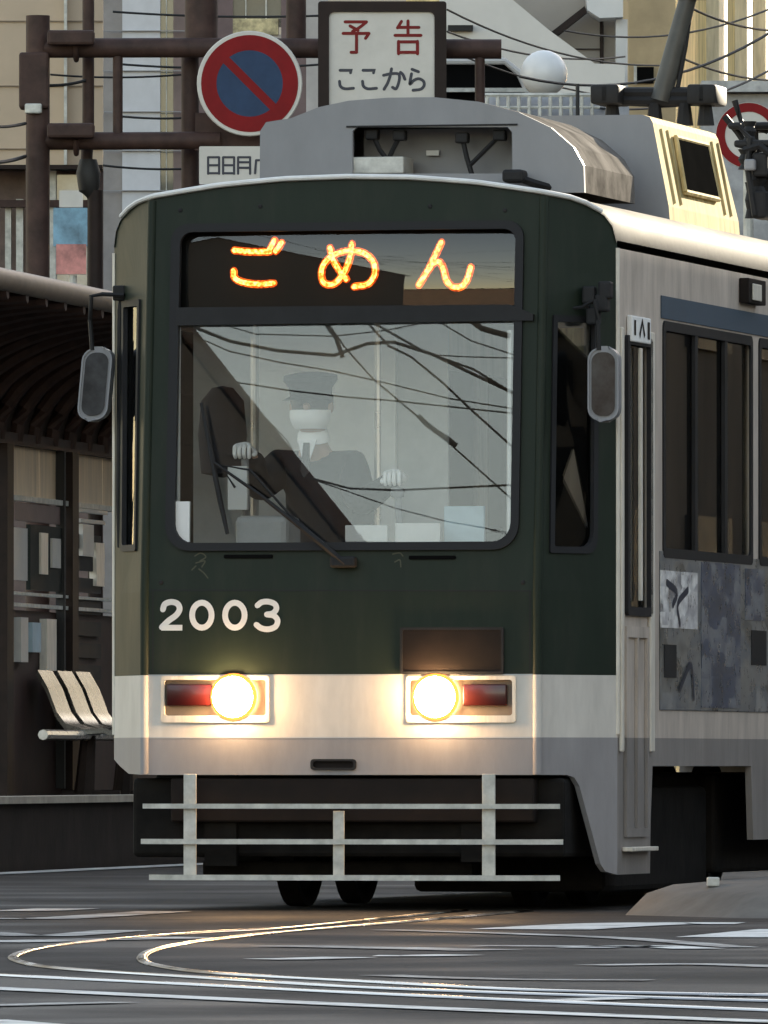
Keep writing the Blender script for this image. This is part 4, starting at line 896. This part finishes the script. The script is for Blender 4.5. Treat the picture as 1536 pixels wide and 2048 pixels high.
for p in (-4, 2, 6, 10, 16):
    rows.append([bm.verts.new(sw(p, *vault(k / 10))) for k in range(11)])
for A, B in zip(rows, rows[1:]):
    for i in range(10): bm.faces.new((A[i], A[i + 1], B[i + 1], B[i]))
obj('roof_sheet', bm, mat('roof_underside', (.028, .02, .016), .7, var=.3), sh, smooth=True)
for p in [-.4 + .62 * k for k in range(22)]:
    bm = NB(); tube(bm, [sw(p, vault(k / 10)[0] + .03, vault(k / 10)[1] - .05) for k in range(11)], .05, 8); obj('roof_rib', bm, M['brown'], sh, smooth=True)
bm = NB(); tube(bm, [sw(-4, .12, 3.62), sw(16, .12, 3.62)], .07, 12); obj('gutter', bm, mat('tan_gutter', (.22, .17, .13), .5, var=.25), sh, smooth=True)
shpart('wall_plate', M['brown'], (-4, 16, QW - .05, QW + .06, 2.80, 2.88))
posts = [5.9, 8.2, 10.4, 12.6]
for p in posts: shpart('post', dk, (p, p + .22, QW - .02, QW + .08, .43, 2.80))
for i, (p0_, p1_) in enumerate(((6.25, 8.2), (8.55, 10.4), (10.75, 12.6))):
    shpart('tan_board', tan_m, (p0_, p0_ + 1.1, QW - .03, QW, 2.50, 2.80), (p0_ + 1.13, p1_, QW - .03, QW, 2.50, 2.80)) if False else shpart('tan_board', tan_m, (p0_, p0_ + 1.15, QW - .04, QW, 2.47, 2.80), (p0_ + 1.18, p1_, QW - .04, QW - .003, 2.47, 2.80))
    shpart('rail', M['dirtywhite'], (p0_, p1_, QW, QW + .05, 2.43, 2.465))
    shpart('rail', M['dirtywhite'], (p0_, p1_, QW, QW + .05, 1.72, 1.745)); shpart('rail', M['dirtywhite'], (p0_, p1_, QW, QW + .05, 1.80, 1.82))
    shpart('dado_board', M['brown'], (p0_, p1_, QW - .04, QW, .44, 1.70))
shpart('timetable_board', mat('dark_green_board', (.012, .016, .014), .6, spec=.2), (6.9, 8.15, QW + .01, QW + .04, 1.84, 2.28))
shpart('poster', M['signwhite'], (6.35, 6.85, QW + .01, QW + .03, 1.90, 2.25)); shpart('poster', mat('pinkish_poster', (.20, .14, .13), .6), (6.4, 8.1, QW + .005, QW + .03, 2.30, 2.42))
for k in range(9): shpart('louvre', M['black'], (8.65, 9.5, QW + .005, QW + .03, .95 + k * .15, 1.05 + k * .15)) 
shpart('fluorescent_panel', M['signwhite'], (8.6, 9.6, QW + .01, QW + .06, 2.40, 2.425), (8.6, 9.5, QW + .01, QW + .06, 2.33, 2.355))
for p_, z_, dp, dz_, m_ in ((6.5, 1.35, .25, .3, 'signwhite'), (6.9, 1.42, .3, .2, 'paleblue'), (7.4, 1.3, .35, .35, 'trim'), (8.7, 2.1, .4, .22, 'signwhite'), (9.2, 1.9, .3, .3, 'trim'), (7.2, 1.95, .25, .28, 'trim'), (7.6, 2.0, .3, .2, 'signwhite')):
    shpart('notice', M[m_], (p_, p_ + dp, QW + .005, QW + .055, z_, z_ + dz_))
shpart('cable_conduit', M['wire'], (8.0, 8.05, QW + .0, QW + .06, .5, 2.8))
# seats
bn_m = mat('polished_steel_seat', (.11, .11, .11), .26, metal=1.0, var=.3)
bs = thing('bench', 'row of three shiny moulded seats on a dark frame against the shelter wall', 'bench', sl_(7.9, -.75, .42))
def bw(p, q, z): return sl_(p, q, z) - bs.location
for p in (6.95, 7.65, 8.3):
    bm = NB(); prof = [(-1.12, 1.30), (-1.05, 1.18), (-.99, 1.02), (-.93, .94), (-.80, .90), (-.66, .91), (-.60, .885)]
    ra_ = [bm.verts.new(bw(p, q, z)) for q, z in prof]; rb_ = [bm.verts.new(bw(p + .52, q, z)) for q, z in prof]; rc = [bm.verts.new(bw(p + .52, q - .01, z - .035)) for q, z in prof]; rd = [bm.verts.new(bw(p, q - .01, z - .035)) for q, z in prof]
    for A, B in ((ra_, rb_), (rb_, rc), (rc, rd), (rd, ra_)):
        for i in range(len(prof) - 1): bm.faces.new((A[i], A[i + 1], B[i + 1], B[i]))
    for i in (0, -1): bm.faces.new((ra_[i], rb_[i], rc[i], rd[i]))
    obj('seat', bm, bn_m, bs, smooth=True)
bm = NB(); tube(bm, [bw(5.6, -.82, .86), bw(9.6, -.82, .86)], .035, 8); obj('seat_bar', bm, M['chrome'], bs)
for p in (7.2, 8.6):
    bm = NB(); tube(bm, [bw(p, -.82, .86), bw(p, -.85, .45)], [.05, .07], 8); tube(bm, [bw(p, -1.0, .46), bw(p, -.6, .46)], .03, 8); obj('leg', bm, dk, bs)

# ------------------------------------------------------------------ buildings behind
def wall_box(bm, px0, py0, px1, py1, Y, depth):
    a, b = W(px0, py1, Y), W(px1, py0, Y); box(bm, (a.x, Y, max(a.z, 0)), (b.x, Y + depth, b.z))
def bthing(name, label, px, Y): return thing(name, label, 'building', (W(px, 0, Y).x, Y, 0))
def bpart(name, par, m, *rects, bm=None):
    bm = NB()
    for (x0, y0, x1, y1, dY, dp) in rects:
        Y = par.location.y; a, b = W(x0, y1, Y), W(x1, y0, Y)
        box(bm, (a.x - par.location.x, dY, max(a.z, 0)), (b.x - par.location.x, dY + dp, b.z))
    return obj(name, bm, m, par)
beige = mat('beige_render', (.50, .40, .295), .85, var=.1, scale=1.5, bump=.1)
bb = bthing('beige_building', 'plain beige rendered building filling the top left corner', 80, 96)
bpart('wall', bb, beige, (-300, -300, 205, 330, 0, 8)); 
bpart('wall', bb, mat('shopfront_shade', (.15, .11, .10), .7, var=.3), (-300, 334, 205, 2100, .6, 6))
bpart('shop_window', bb, mat('shop_glazing', (.30, .33, .36), .15, var=.5, scale=2, coat=.6), (108, 345, 172, 600, .3, .2)); bpart('window_frame', bb, M['dirtywhite'], (8, 405, 20, 640, .2, .2), (30, 395, 44, 640, .2, .2), (98, 320, 110, 620, .15, .2))
bpart('shop_header', bb, M['brown'], (-20, 398, 180, 412, .1, .15))
bpart('wall_joint', bb, mat('joint_shadow_paint', (.25, .20, .15), .8), *[(-40, y, 205, y + 2, -.02, .02) for y in (40, 170, 296)])
bpart('drainpipe', bb, M['dirtywhite'], (128, -200, 134, 330, -.12, .1))
bpart('window_frame', bb, M['brownframe'], (-20, 330, 205, 338, -.1, .3))
YV = 90
ab = thing('advert_banner', 'blue and white advert board with a red lower panel left of the gantry', 'sign', (W(142, 0, YV).x, YV, 0))
mos = lambda n, c, v: mat(n, c, .5, var=v, scale=6)
bpart('blue_panel', ab, mos('pale_blue_print', (.16, .30, .40), .5), (106, 415, 174, 492, 0, .05)); bpart('red_panel', ab, mos('red_white_print', (.48, .20, .18), .6), (112, 488, 172, 548, -.02, .06)); bpart('white_cap', ab, M['signwhite'], (118, 380, 165, 414, 0, .06))
bm = NB(); a = W(145, 550, YV); tube(bm, [(a.x - ab.location.x, .03, 0), (a.x - ab.location.x, .03, a.z)], .03, 8); obj('pole', bm, M['dirtywhite'], ab)
colb = bthing('white_column_building', 'building with a pale column, grey edges and dark glazed strip behind the gantry', 290, 92)
bpart('column', colb, mat('pale_column', (.52, .53, .56), .7, var=.08), (244, -300, 320, 2100, 0, 1)); bpart('column_edge', colb, mat('grey_column_edge', (.25, .235, .23), .75, var=.15), (206, -300, 244, 2100, .05, 1))
bpart('glazed_strip', colb, mat('dark_glazing', (.05, .06, .055), .2, var=.4, scale=2, coat=.5), (320, -300, 346, 2100, .1, 1)); bpart('pier', colb, mat('brown_pier', (.17, .125, .115), .7, var=.2), (346, -300, 372, 2100, .05, 1))
bpart('wall', colb, mat('mauve_wall', (.14, .10, .10), .75, var=.2), (372, -300, 465, 2100, .12, 1), (562, -300, 612, 2100, .12, 1)); bpart('window', colb, mat('upper_window', (.06, .065, .06), .2, var=.5, scale=3), (465, -300, 562, 34, .2, 1))
bpart('lit_strip', colb, mat('lit_strip_yellow', (.42, .36, .20), .5, var=.6, scale=14), (465, 34, 556, 66, .12, .4)); bpart('wall', colb, mat('pale_wall', (.40, .38, .37), .75, var=.12), (465, 66, 562, 2100, .15, 1), (612, -300, 655, 2100, .1, 1))  # yellow strip: warm light and reflection put into its colour
bpart('tile_joint', colb, M['acgrey'], *[(206, y, 372, y + 1.5, -.03, .03) for y in (60, 140, 222, 300, 380)])
bpart('glazing_bar', colb, M['dirtywhite'], (331, -200, 333, 400, .06, .03), (490, -200, 492, 34, .15, .04), (530, -200, 533, 34, .15, .04))
# white building with a long sloping parapet
wb = bthing('white_building', 'white building with long sloping parapet and recessed wall behind the tram roof', 1080, 118)
whr = mat('white_render', (.56, .55, .53), .8, var=.1, scale=1.2)
Yw = 118
def wl(px, py, d): v = W(px, py, Yw); return (v.x - wb.location.x, d, v.z)
bm = NB(); pts = [(880, 400), (880, -60), (970, -60), (1028, 0), (1100, 60), (1190, 126), (1250, 128), (1250, 400)]
plate(bm, [(wl(x, y, 0)[0], wl(x, y, 0)[2]) for x, y in pts], [], 1.2, lambda x, z, o: (x, o, z)); obj('sloping_parapet', bm, whr, wb)
bpart('recessed_wall', wb, mat('grey_beige_render', (.30, .275, .245), .85, var=.1, scale=1), (1000, -300, 1240, 400, 2.0, 4)); bpart('corner_pier', wb, whr, (1238, 18, 1262, 500, 1.5, 1.0))
bm = NB(); pts = [(1175, -60), (1252, -60), (1252, 16), (1205, 18), (1180, 2)]
plate(bm, [(wl(x, y, 0)[0], wl(x, y, 0)[2]) for x, y in pts], [], .6, lambda x, z, o: (x, 1.3 + o, z)); obj('eave', bm, whr, wb)
bm = NB(); pts = [(1098, 50), (1175, -10), (1180, 2), (1112, 56)]
plate(bm, [(wl(x, y, 0)[0], wl(x, y, 0)[2]) for x, y in pts], [], .3, lambda x, z, o: (x, 1.6 + o, z)); obj('gable_trim', bm, M['brownframe'], wb)
bm = NB(); tube(bm, [wl(1211, 10, 1.9), wl(1211, 122, 1.9)], .02, 6); obj('downpipe', bm, M['brownframe'], wb); bpart('wall_joint', wb, M['brownframe'], (1135, 72, 1212, 74, 1.96, .03))
bpart('wall_slot', wb, M['black'], (896, 50, 946, 61, -.1, .1)); bpart('wall', wb, whr, (820, 400, 1262, 2100, .02, 3))
# small dark-roofed kiosk in front of it
kk = thing('kiosk', 'small dark kiosk with a pale bent roof edge behind the notice sign', 'kiosk', (W(960, 0, 100).x, 100, 0))
def kl(px, py, d=0): v = W(px, py, 100); return Vector((v.x - kk.location.x, d, v.z))
bm = NB(); plate(bm, [(kl(x, y).x, kl(x, y).z) for x, y in ((880, 400), (880, 126), (1010, 126), (1036, 148), (1050, 172), (1050, 400))], [], 2, lambda x, z, o: (x, o, z)); obj('body', bm, M['void'], kk)
bm = NB(); tube(bm, [kl(880, 122, -.05), kl(1010, 122, -.05), kl(1038, 145, -.05), kl(1052, 174, -.05)], .03, 8); obj('roof_edge', bm, whr, kk)
bpart('counter', kk, M['dirtywhite'], (880, 176, 1060, 184, -.1, .1))
# globe lamp
YL = 95; c = W(1088, 146, YL); lp = thing('globe_lamp', 'white globe street lamp standing before the sloping white parapet', 'lamp', (c.x, YL, 0))
bm = NB(); rl = 47 * YL / F; lathe(bm, [(0, -rl)] + [(rl * math.cos(R(a)), rl * math.sin(R(a))) for a in range(-75, 90, 15)] + [(0, rl)], (0, 0, c.z), (0, 0, 1), 28); obj('globe', bm, mat('opal_globe', (.80, .80, .79), .35, var=.04), lp, smooth=True)
bm = NB(); tube(bm, [(0, 0, 0), (0, 0, c.z - rl + .01)], .05, 10); obj('post', bm, M['dirtywhite'], lp)
# white guard rail in the distance
YR = 86; gr = thing('railing', 'distant white railing with thin balusters just above the tram roof', 'railing', (W(1060, 0, YR).x, YR, 0))
def rl_(px, py): v = W(px, py, YR); return Vector((v.x - gr.location.x, 0, v.z))
bm = NB(); tube(bm, [rl_(970, 189), rl_(1200, 189)], .018, 6); obj('top_rail', bm, M['dirtywhite'], gr); bm = NB(); tube(bm, [rl_(970, 214), rl_(1200, 214)], .012, 6); obj('bottom_rail', bm, M['dirtywhite'], gr)
bm = NB(); 
for x in range(975, 1200, 21): tube(bm, [rl_(x, 190), rl_(x, 235)], .014, 6)
obj('balusters', bm, M['dirtywhite'], gr)
bm = NB(); a = rl_(1155, 168); tube(bm, [(a.x, -.1, 0), (a.x, -.1, a.z)], .014, 6); obj('end_post', bm, M['wire'], gr)
bm = NB(); box(bm, rl_(960, 900) + Vector((0, .2, 0)), rl_(1260, 184) + Vector((0, .5, 0))); obj('parapet', bm, mat('bluish_parapet', (.34, .35, .38), .7, var=.35, scale=5), gr)
# sunlit buildings at the right
sb = bthing('tan_building', 'tan rendered house wall with one small dark window beside the white pier', 1290, 126)
bpart('wall', sb, mat('tan_render', (.42, .33, .20), .85, var=.2, scale=2), (1258, -300, 1352, 2100, 0, 4)); bpart('window', sb, M['void'], (1274, 133, 1308, 166, -.03, .06)); bpart('window_frame', sb, M['dirtywhite'], (1268, 130, 1274, 168, -.04, .06))
yb = bthing('yellow_building', 'tall sunlit yellow building with streaked cladding at the top right', 1450, 150)
yb.rotation_euler.z = R(80)
bm = NB(); box(bm, (-6.5, 0, 0), (5.0, 3, 14)); obj('wall', bm, mat('yellow_cladding', (.50, .40, .20), .6, var=.5, scale=2.2, streak=(3, 3, .35)), yb)
for x in (-1.6, .9, 2.6):
    bm = NB(); box(bm, (x, -.16, 0), (x + .5, 0.02, 14)); obj('pilaster', bm, mat('pale_pilaster', (.52, .48, .38), .7, var=.3, scale=3, streak=(3, 3, .4)), yb)
lowb = bthing('grey_shop', 'low grey shop front with a ledge below the yellow building', 1500, 140)
bpart('ledge', lowb, mat('grey_balcony', (.34, .35, .36), .7, var=.3), (1400, 168, 1700, 190, -.8, .8)); bpart('shop_front', lowb, mat('cool_shopfront', (.25, .26, .28), .6, var=.4, scale=3), (1400, 192, 1700, 2100, -.6, .5))
# red-ringed round sign at right edge
YQ = 80; c = W(1498, 270, YQ); rs = thing('traffic_sign', 'round white sign with a red ring cut off by the right edge', 'sign', (c.x, YQ, c.z)); rq = 66 * YQ / F
bm = NB(); lathe(bm, [(0, -.02), (rq, -.02), (rq, .004), (0, .004)], (0, 0, 0), (0, -1, 0), 40); obj('disc', bm, M['signwhite'], rs)
bm = NB(); plate(bm, circ(0, 0, rq * .99, 48), [circ(0, 0, rq * .72, 40)], .002, fs, (), .006); obj('red_ring', bm, M['signred'], rs)
bm = NB(); tube(bm, [(0, .05, -c.z), (0, .05, rq)], .035, 10); obj('post', bm, M['dirtywhite'], rs)

# ------------------------------------------------------------------ overhead wires in view
def cable(a, b, s, label, r=.012, grp='overhead wires'):
    bm = NB(); tube(bm, sag(a, b, s), r, 6); return tag(obj('overhead_wire', bm, M['wire']), label, 'wire', grp)
cable(W(895, 18, 98), W(1320, 130, 105), .12, 'thin wire sloping down across the white parapet, upper of two', .009)
cable(W(895, 62, 98), W(1250, 112, 105), .1, 'thin wire sloping down across the white parapet, lower of two', .009)
cable(W(1040, 152, 88), W(1560, 52, 92), .22, 'wire rising to the right past the globe lamp', .011)
cable(W(1370, 8, 90), W(1560, 60, 96), .05, 'wire falling from the pantograph arm towards the right edge', .010)
cable(W(1350, 108, 90), W(1560, 160, 96), .05, 'wire crossing the sunlit yellow building low down', .009)
cable(W(225, 22, 84), W(640, 30, 84), .02, 'level wire crossing the pale column near the top of the frame', .009)
cable(W(225, 126, 84), W(640, 128, 84), .03, 'level wire just under the upper gantry beam', .009)
cable(W(225, 230, 84), W(420, 231, 84), .02, 'level wire between the two gantry beams', .009)
cable(W(205, 330, 84), W(420, 334, 84), .02, 'level wire below the lower gantry beam', .009)
cable(W(-20, 252, 80), W(50, 246, 81.9), .01, 'short wire entering the gantry post at upper left', .012)
cable(W(-20, 325, 80), W(50, 312, 81.9), .01, 'short wire entering the gantry post below the other', .014)
cable(W(95, 170, 82), W(170, 160, 82.2), .01, 'short wire from gantry post to the slim upright', .012)

cable(W(880, 92, 97), W(1350, 205, 104), .1, 'thin wire sloping down across the parapet towards the dark window', .008)
cable(W(1190, 215, 86), W(1560, 128, 90), .12, 'thin wire rising right above the roof cabinet', .009)
cable(W(100, 148, 82.6), W(420, 142, 83), .03, 'thin wire just below the upper gantry beam at left', .008)
cable(W(1130, 60, 100), W(1560, 8, 104), .15, 'thin wire near the top right corner before the yellow building', .009)
# ------------------------------------------------------------------ unseen street, with blocks added to shape light and reflections
def street_block(name, label, x0, x1, y0, y1, h, m, floors):
    b = thing(name, label, 'building', ((x0 + x1) / 2, y0, 0)); lx = (x1 - x0) / 2
    bm = NB(); box(bm, (-lx, 0, 0), (lx, y1 - y0, h)); obj('wall', bm, m, b)
    bm = NB(); box(bm, (-lx - .3, -.3, h), (lx + .3, y1 - y0 + .3, h + .35)); obj('roof', bm, M['dark'], b)
    bm = NB(); hx_ = -lx if x0 > 0 else lx; s = -1 if x0 > 0 else 1
    for f in range(floors):
        z = 1.0 + f * (h - 1) / floors
        y = 1.2
        while y < y1 - y0 - 2:
            box(bm, (min(hx_, hx_ + s * .04), y, z), (max(hx_, hx_ + s * .04), y + 1.6, z + (h - 1) / floors * .55)); y += 2.6
    o = obj('windows', bm, mat('window_glass', (.02, .022, .024), .5, var=.2), b); return b
grey_r = mat('grey_render', (.38, .36, .34), .85, var=.12, scale=.8)
bl = street_block('sun_block', 'unseen long building added along the right of the tram line to block sun', 8, 20, 40, 82, 12.25, mat('dark_block_render', (.10, .075, .055), .85, var=.8, scale=.5, streak=(1, 1, .25)), 4)  # added out of view: blocks the sun from tram side and road
bl.location = (OX + 18 * ST, OY + 18 * CT, 0); bl.rotation_euler.z = -TH; bl.location += Vector((14 * CT, -14 * ST, 0))
bl = street_block('brown_building', 'pale brown building on the left side of the street behind the camera', -54, -44, -40, 38, 13, mat('brown_render', (.12, .11, .10), .85, var=.2, scale=.8), 4)
street_block('far_glare_block', 'very wide pale block added at the far street end against sky glare', -70, 9, 175, 190, 36, mat('far_render', (.36, .33, .30), .85, var=.15, scale=.3), 9)  # added to block sky glare; stops short to leave a gap for sun
street_block('far_shade_block', 'unseen broad block added at the far right street end to shade the shelter', 22.5, 85, 175, 190, 36, grey_r, 9)  # added out of view: keeps sun off shelter, platform and gantry
street_block('bounce_block', 'unseen building added right of the road to bounce warm sun onto the tram', 9, 30, 8, 27, 14, mat('cream_render', (.20, .175, .14), .85, var=.12, scale=.8), 4)  # added out of view: its sunlit wall bounces warm light onto the tram
street_block('reflection_block', 'unseen building added right of the tram to darken its window reflections', 24, 40, 34, 76, 6.5, mat('dark_brown_render', (.30, .25, .20), .85, var=.5, scale=.5), 3)  # added out of view: gives the corner window something dark to reflect
street_block('horizon_block', 'long low brick row added far behind the camera to block horizon glow', -160, 60, -150, -130, 13, mat('brown_brick', (.16, .105, .07), .85, var=.35, scale=.9), 3)  # added out of view: hides the horizon glow from sign pane and mirrors
# gabled house across the road, mirrored in the windscreen
gh = thing('gabled_house', 'tall dark gabled house across the road behind the camera', 'house', (-31.8, 3.5, 0), math.atan2(.495, -.869))
bm = NB(); plate(bm, [(-8, 0), (8, 0), (8, 9.2), (0, 18.6), (-8, 9.2)], [], 10, lambda x, z, o: (x, o, z)); gw = obj('wall', bm, mat('dark_timber', (.014, .012, .011), .85, var=.35), gh)
bm = NB(); tube(bm, [(-8.2, -.1, 9.0), (0, -.1, 18.6), (8.2, -.1, 9.0)], .1, 6); obj('gable_board', bm, M['brownframe'], gh)
def pole(x, y, h, label):
    p = thing('utility_pole', label, 'pole', (x, y, 0)); bm = NB(); tube(bm, [(0, 0, 0), (0, 0, h)], [.16, .11], 12); obj('shaft', bm, conc_m, p, smooth=True)
    bm = NB(); box(bm, (-.9, -.05, h - .6), (.9, .05, h - .5)); obj('crossarm', bm, M['brownframe'], p)
pole(-19, 33, 9.5, 'concrete utility pole left of the road, outside the picture')
for pts, r in (
([[-12.46, 31.98, 7.45], [-12.3, 31.92, 7.38], [-12.05, 31.83, 7.28], [-11.75, 31.73, 7.22], [-11.38, 31.61, 7.19], [-11.16, 31.55, 7.27], [-10.99, 31.5, 7.28], [-10.74, 31.41, 7.2], [-10.48, 31.31, 7.07], [-10.21, 31.21, 6.94]], 0.017),
    ([[-12.91, 31.11, 7.59], [-12.8, 31.06, 7.53], [-12.51, 30.95, 7.4], [-12.2, 30.85, 7.33], [-11.83, 30.72, 7.27], [-11.56, 30.63, 7.21], [-11.07, 30.46, 7.09], [-10.56, 30.29, 7.01]], 0.007),
    ([[-12.0, 32.81, 6.89], [-11.8, 32.74, 6.85], [-11.55, 32.66, 6.82], [-11.21, 32.54, 6.77], [-10.86, 32.43, 6.73], [-10.58, 32.34, 6.71], [-10.28, 32.24, 6.68], [-9.7, 32.06, 6.62]], 0.008),
    ([[-12.3, 29.89, 7.77], [-12.2, 29.84, 7.62], [-12.02, 29.76, 7.41], [-11.76, 29.65, 7.18], [-11.51, 29.54, 6.96], [-11.09, 29.36, 6.57]], 0.009),
    ([[-10.23, 33.3, 6.98], [-10.14, 33.26, 6.88], [-10.0, 33.21, 6.81], [-9.8, 33.13, 6.64], [-9.63, 33.05, 6.47], [-9.35, 32.94, 6.21]], 0.011),
    ([[-13.59, 29.26, 7.75], [-13.51, 29.23, 7.66], [-13.25, 29.11, 7.39], [-13.04, 29.02, 7.16], [-12.91, 28.94, 6.91], [-12.76, 28.86, 6.62], [-12.67, 28.81, 6.43]], 0.006),
    ([[-10.99, 34.46, 6.06], [-10.82, 34.4, 6.02], [-10.49, 34.29, 5.92], [-10.22, 34.2, 5.85], [-9.96, 34.11, 5.78], [-9.67, 34.02, 5.77]], 0.01),
    ([[-10.06, 35.18, 5.77], [-9.77, 35.08, 5.67], [-9.51, 34.99, 5.58], [-9.23, 34.89, 5.48], [-8.92, 34.79, 5.4], [-8.49, 34.65, 5.32]], 0.006),
    ([[-12.9, 30.6, 7.7], [-12.73, 30.54, 7.66], [-12.56, 30.48, 7.61], [-12.05, 30.31, 7.6], [-11.71, 30.21, 7.64]], 0.006),
    ([[-11.66, 31.32, 7.55], [-11.61, 31.3, 7.48], [-11.54, 31.27, 7.38], [-11.5, 31.24, 7.25]], 0.022),
    ([[-11.05, 32.05, 7.38], [-10.86, 31.98, 7.29], [-10.57, 31.87, 7.12], [-10.26, 31.76, 7.01], [-9.96, 31.64, 6.82]], 0.012),
    ([[-10.15, 32.78, 7.21], [-10.02, 32.73, 7.12], [-9.84, 32.66, 7.01], [-9.48, 32.54, 6.89]], 0.007),
    ([[-9.65, 33.61, 6.73], [-9.48, 33.56, 6.72], [-9.05, 33.42, 6.71]], 0.006),
    ([[-11.09, 30.33, 7.71], [-10.94, 30.27, 7.6], [-10.76, 30.21, 7.55]], 0.03),
    ([[-11.722, 29.634, 7.157], [-11.663, 29.608, 7.096], [-11.595, 29.58, 7.043], [-11.527, 29.553, 6.999], [-11.472, 29.531, 6.955]], 0.026),
):
    P = [Vector(p) for p in pts]
    if len(P) > 4 and r < .02:
        P = [P[0] + (P[0] - P[1]).normalized() * 7 + Vector((0, 0, .6))] + P + [P[-1] + (P[-1] - P[-2]).normalized() * 7 + Vector((0, 0, .6))]
    bm = NB(); tube(bm, P, r * .72, 6)
    tag(obj('overhead_wire', bm, M['wire']), 'dark overhead cable above the road, mirrored in the tram windscreen', 'wire', 'cables mirrored in the windscreen')
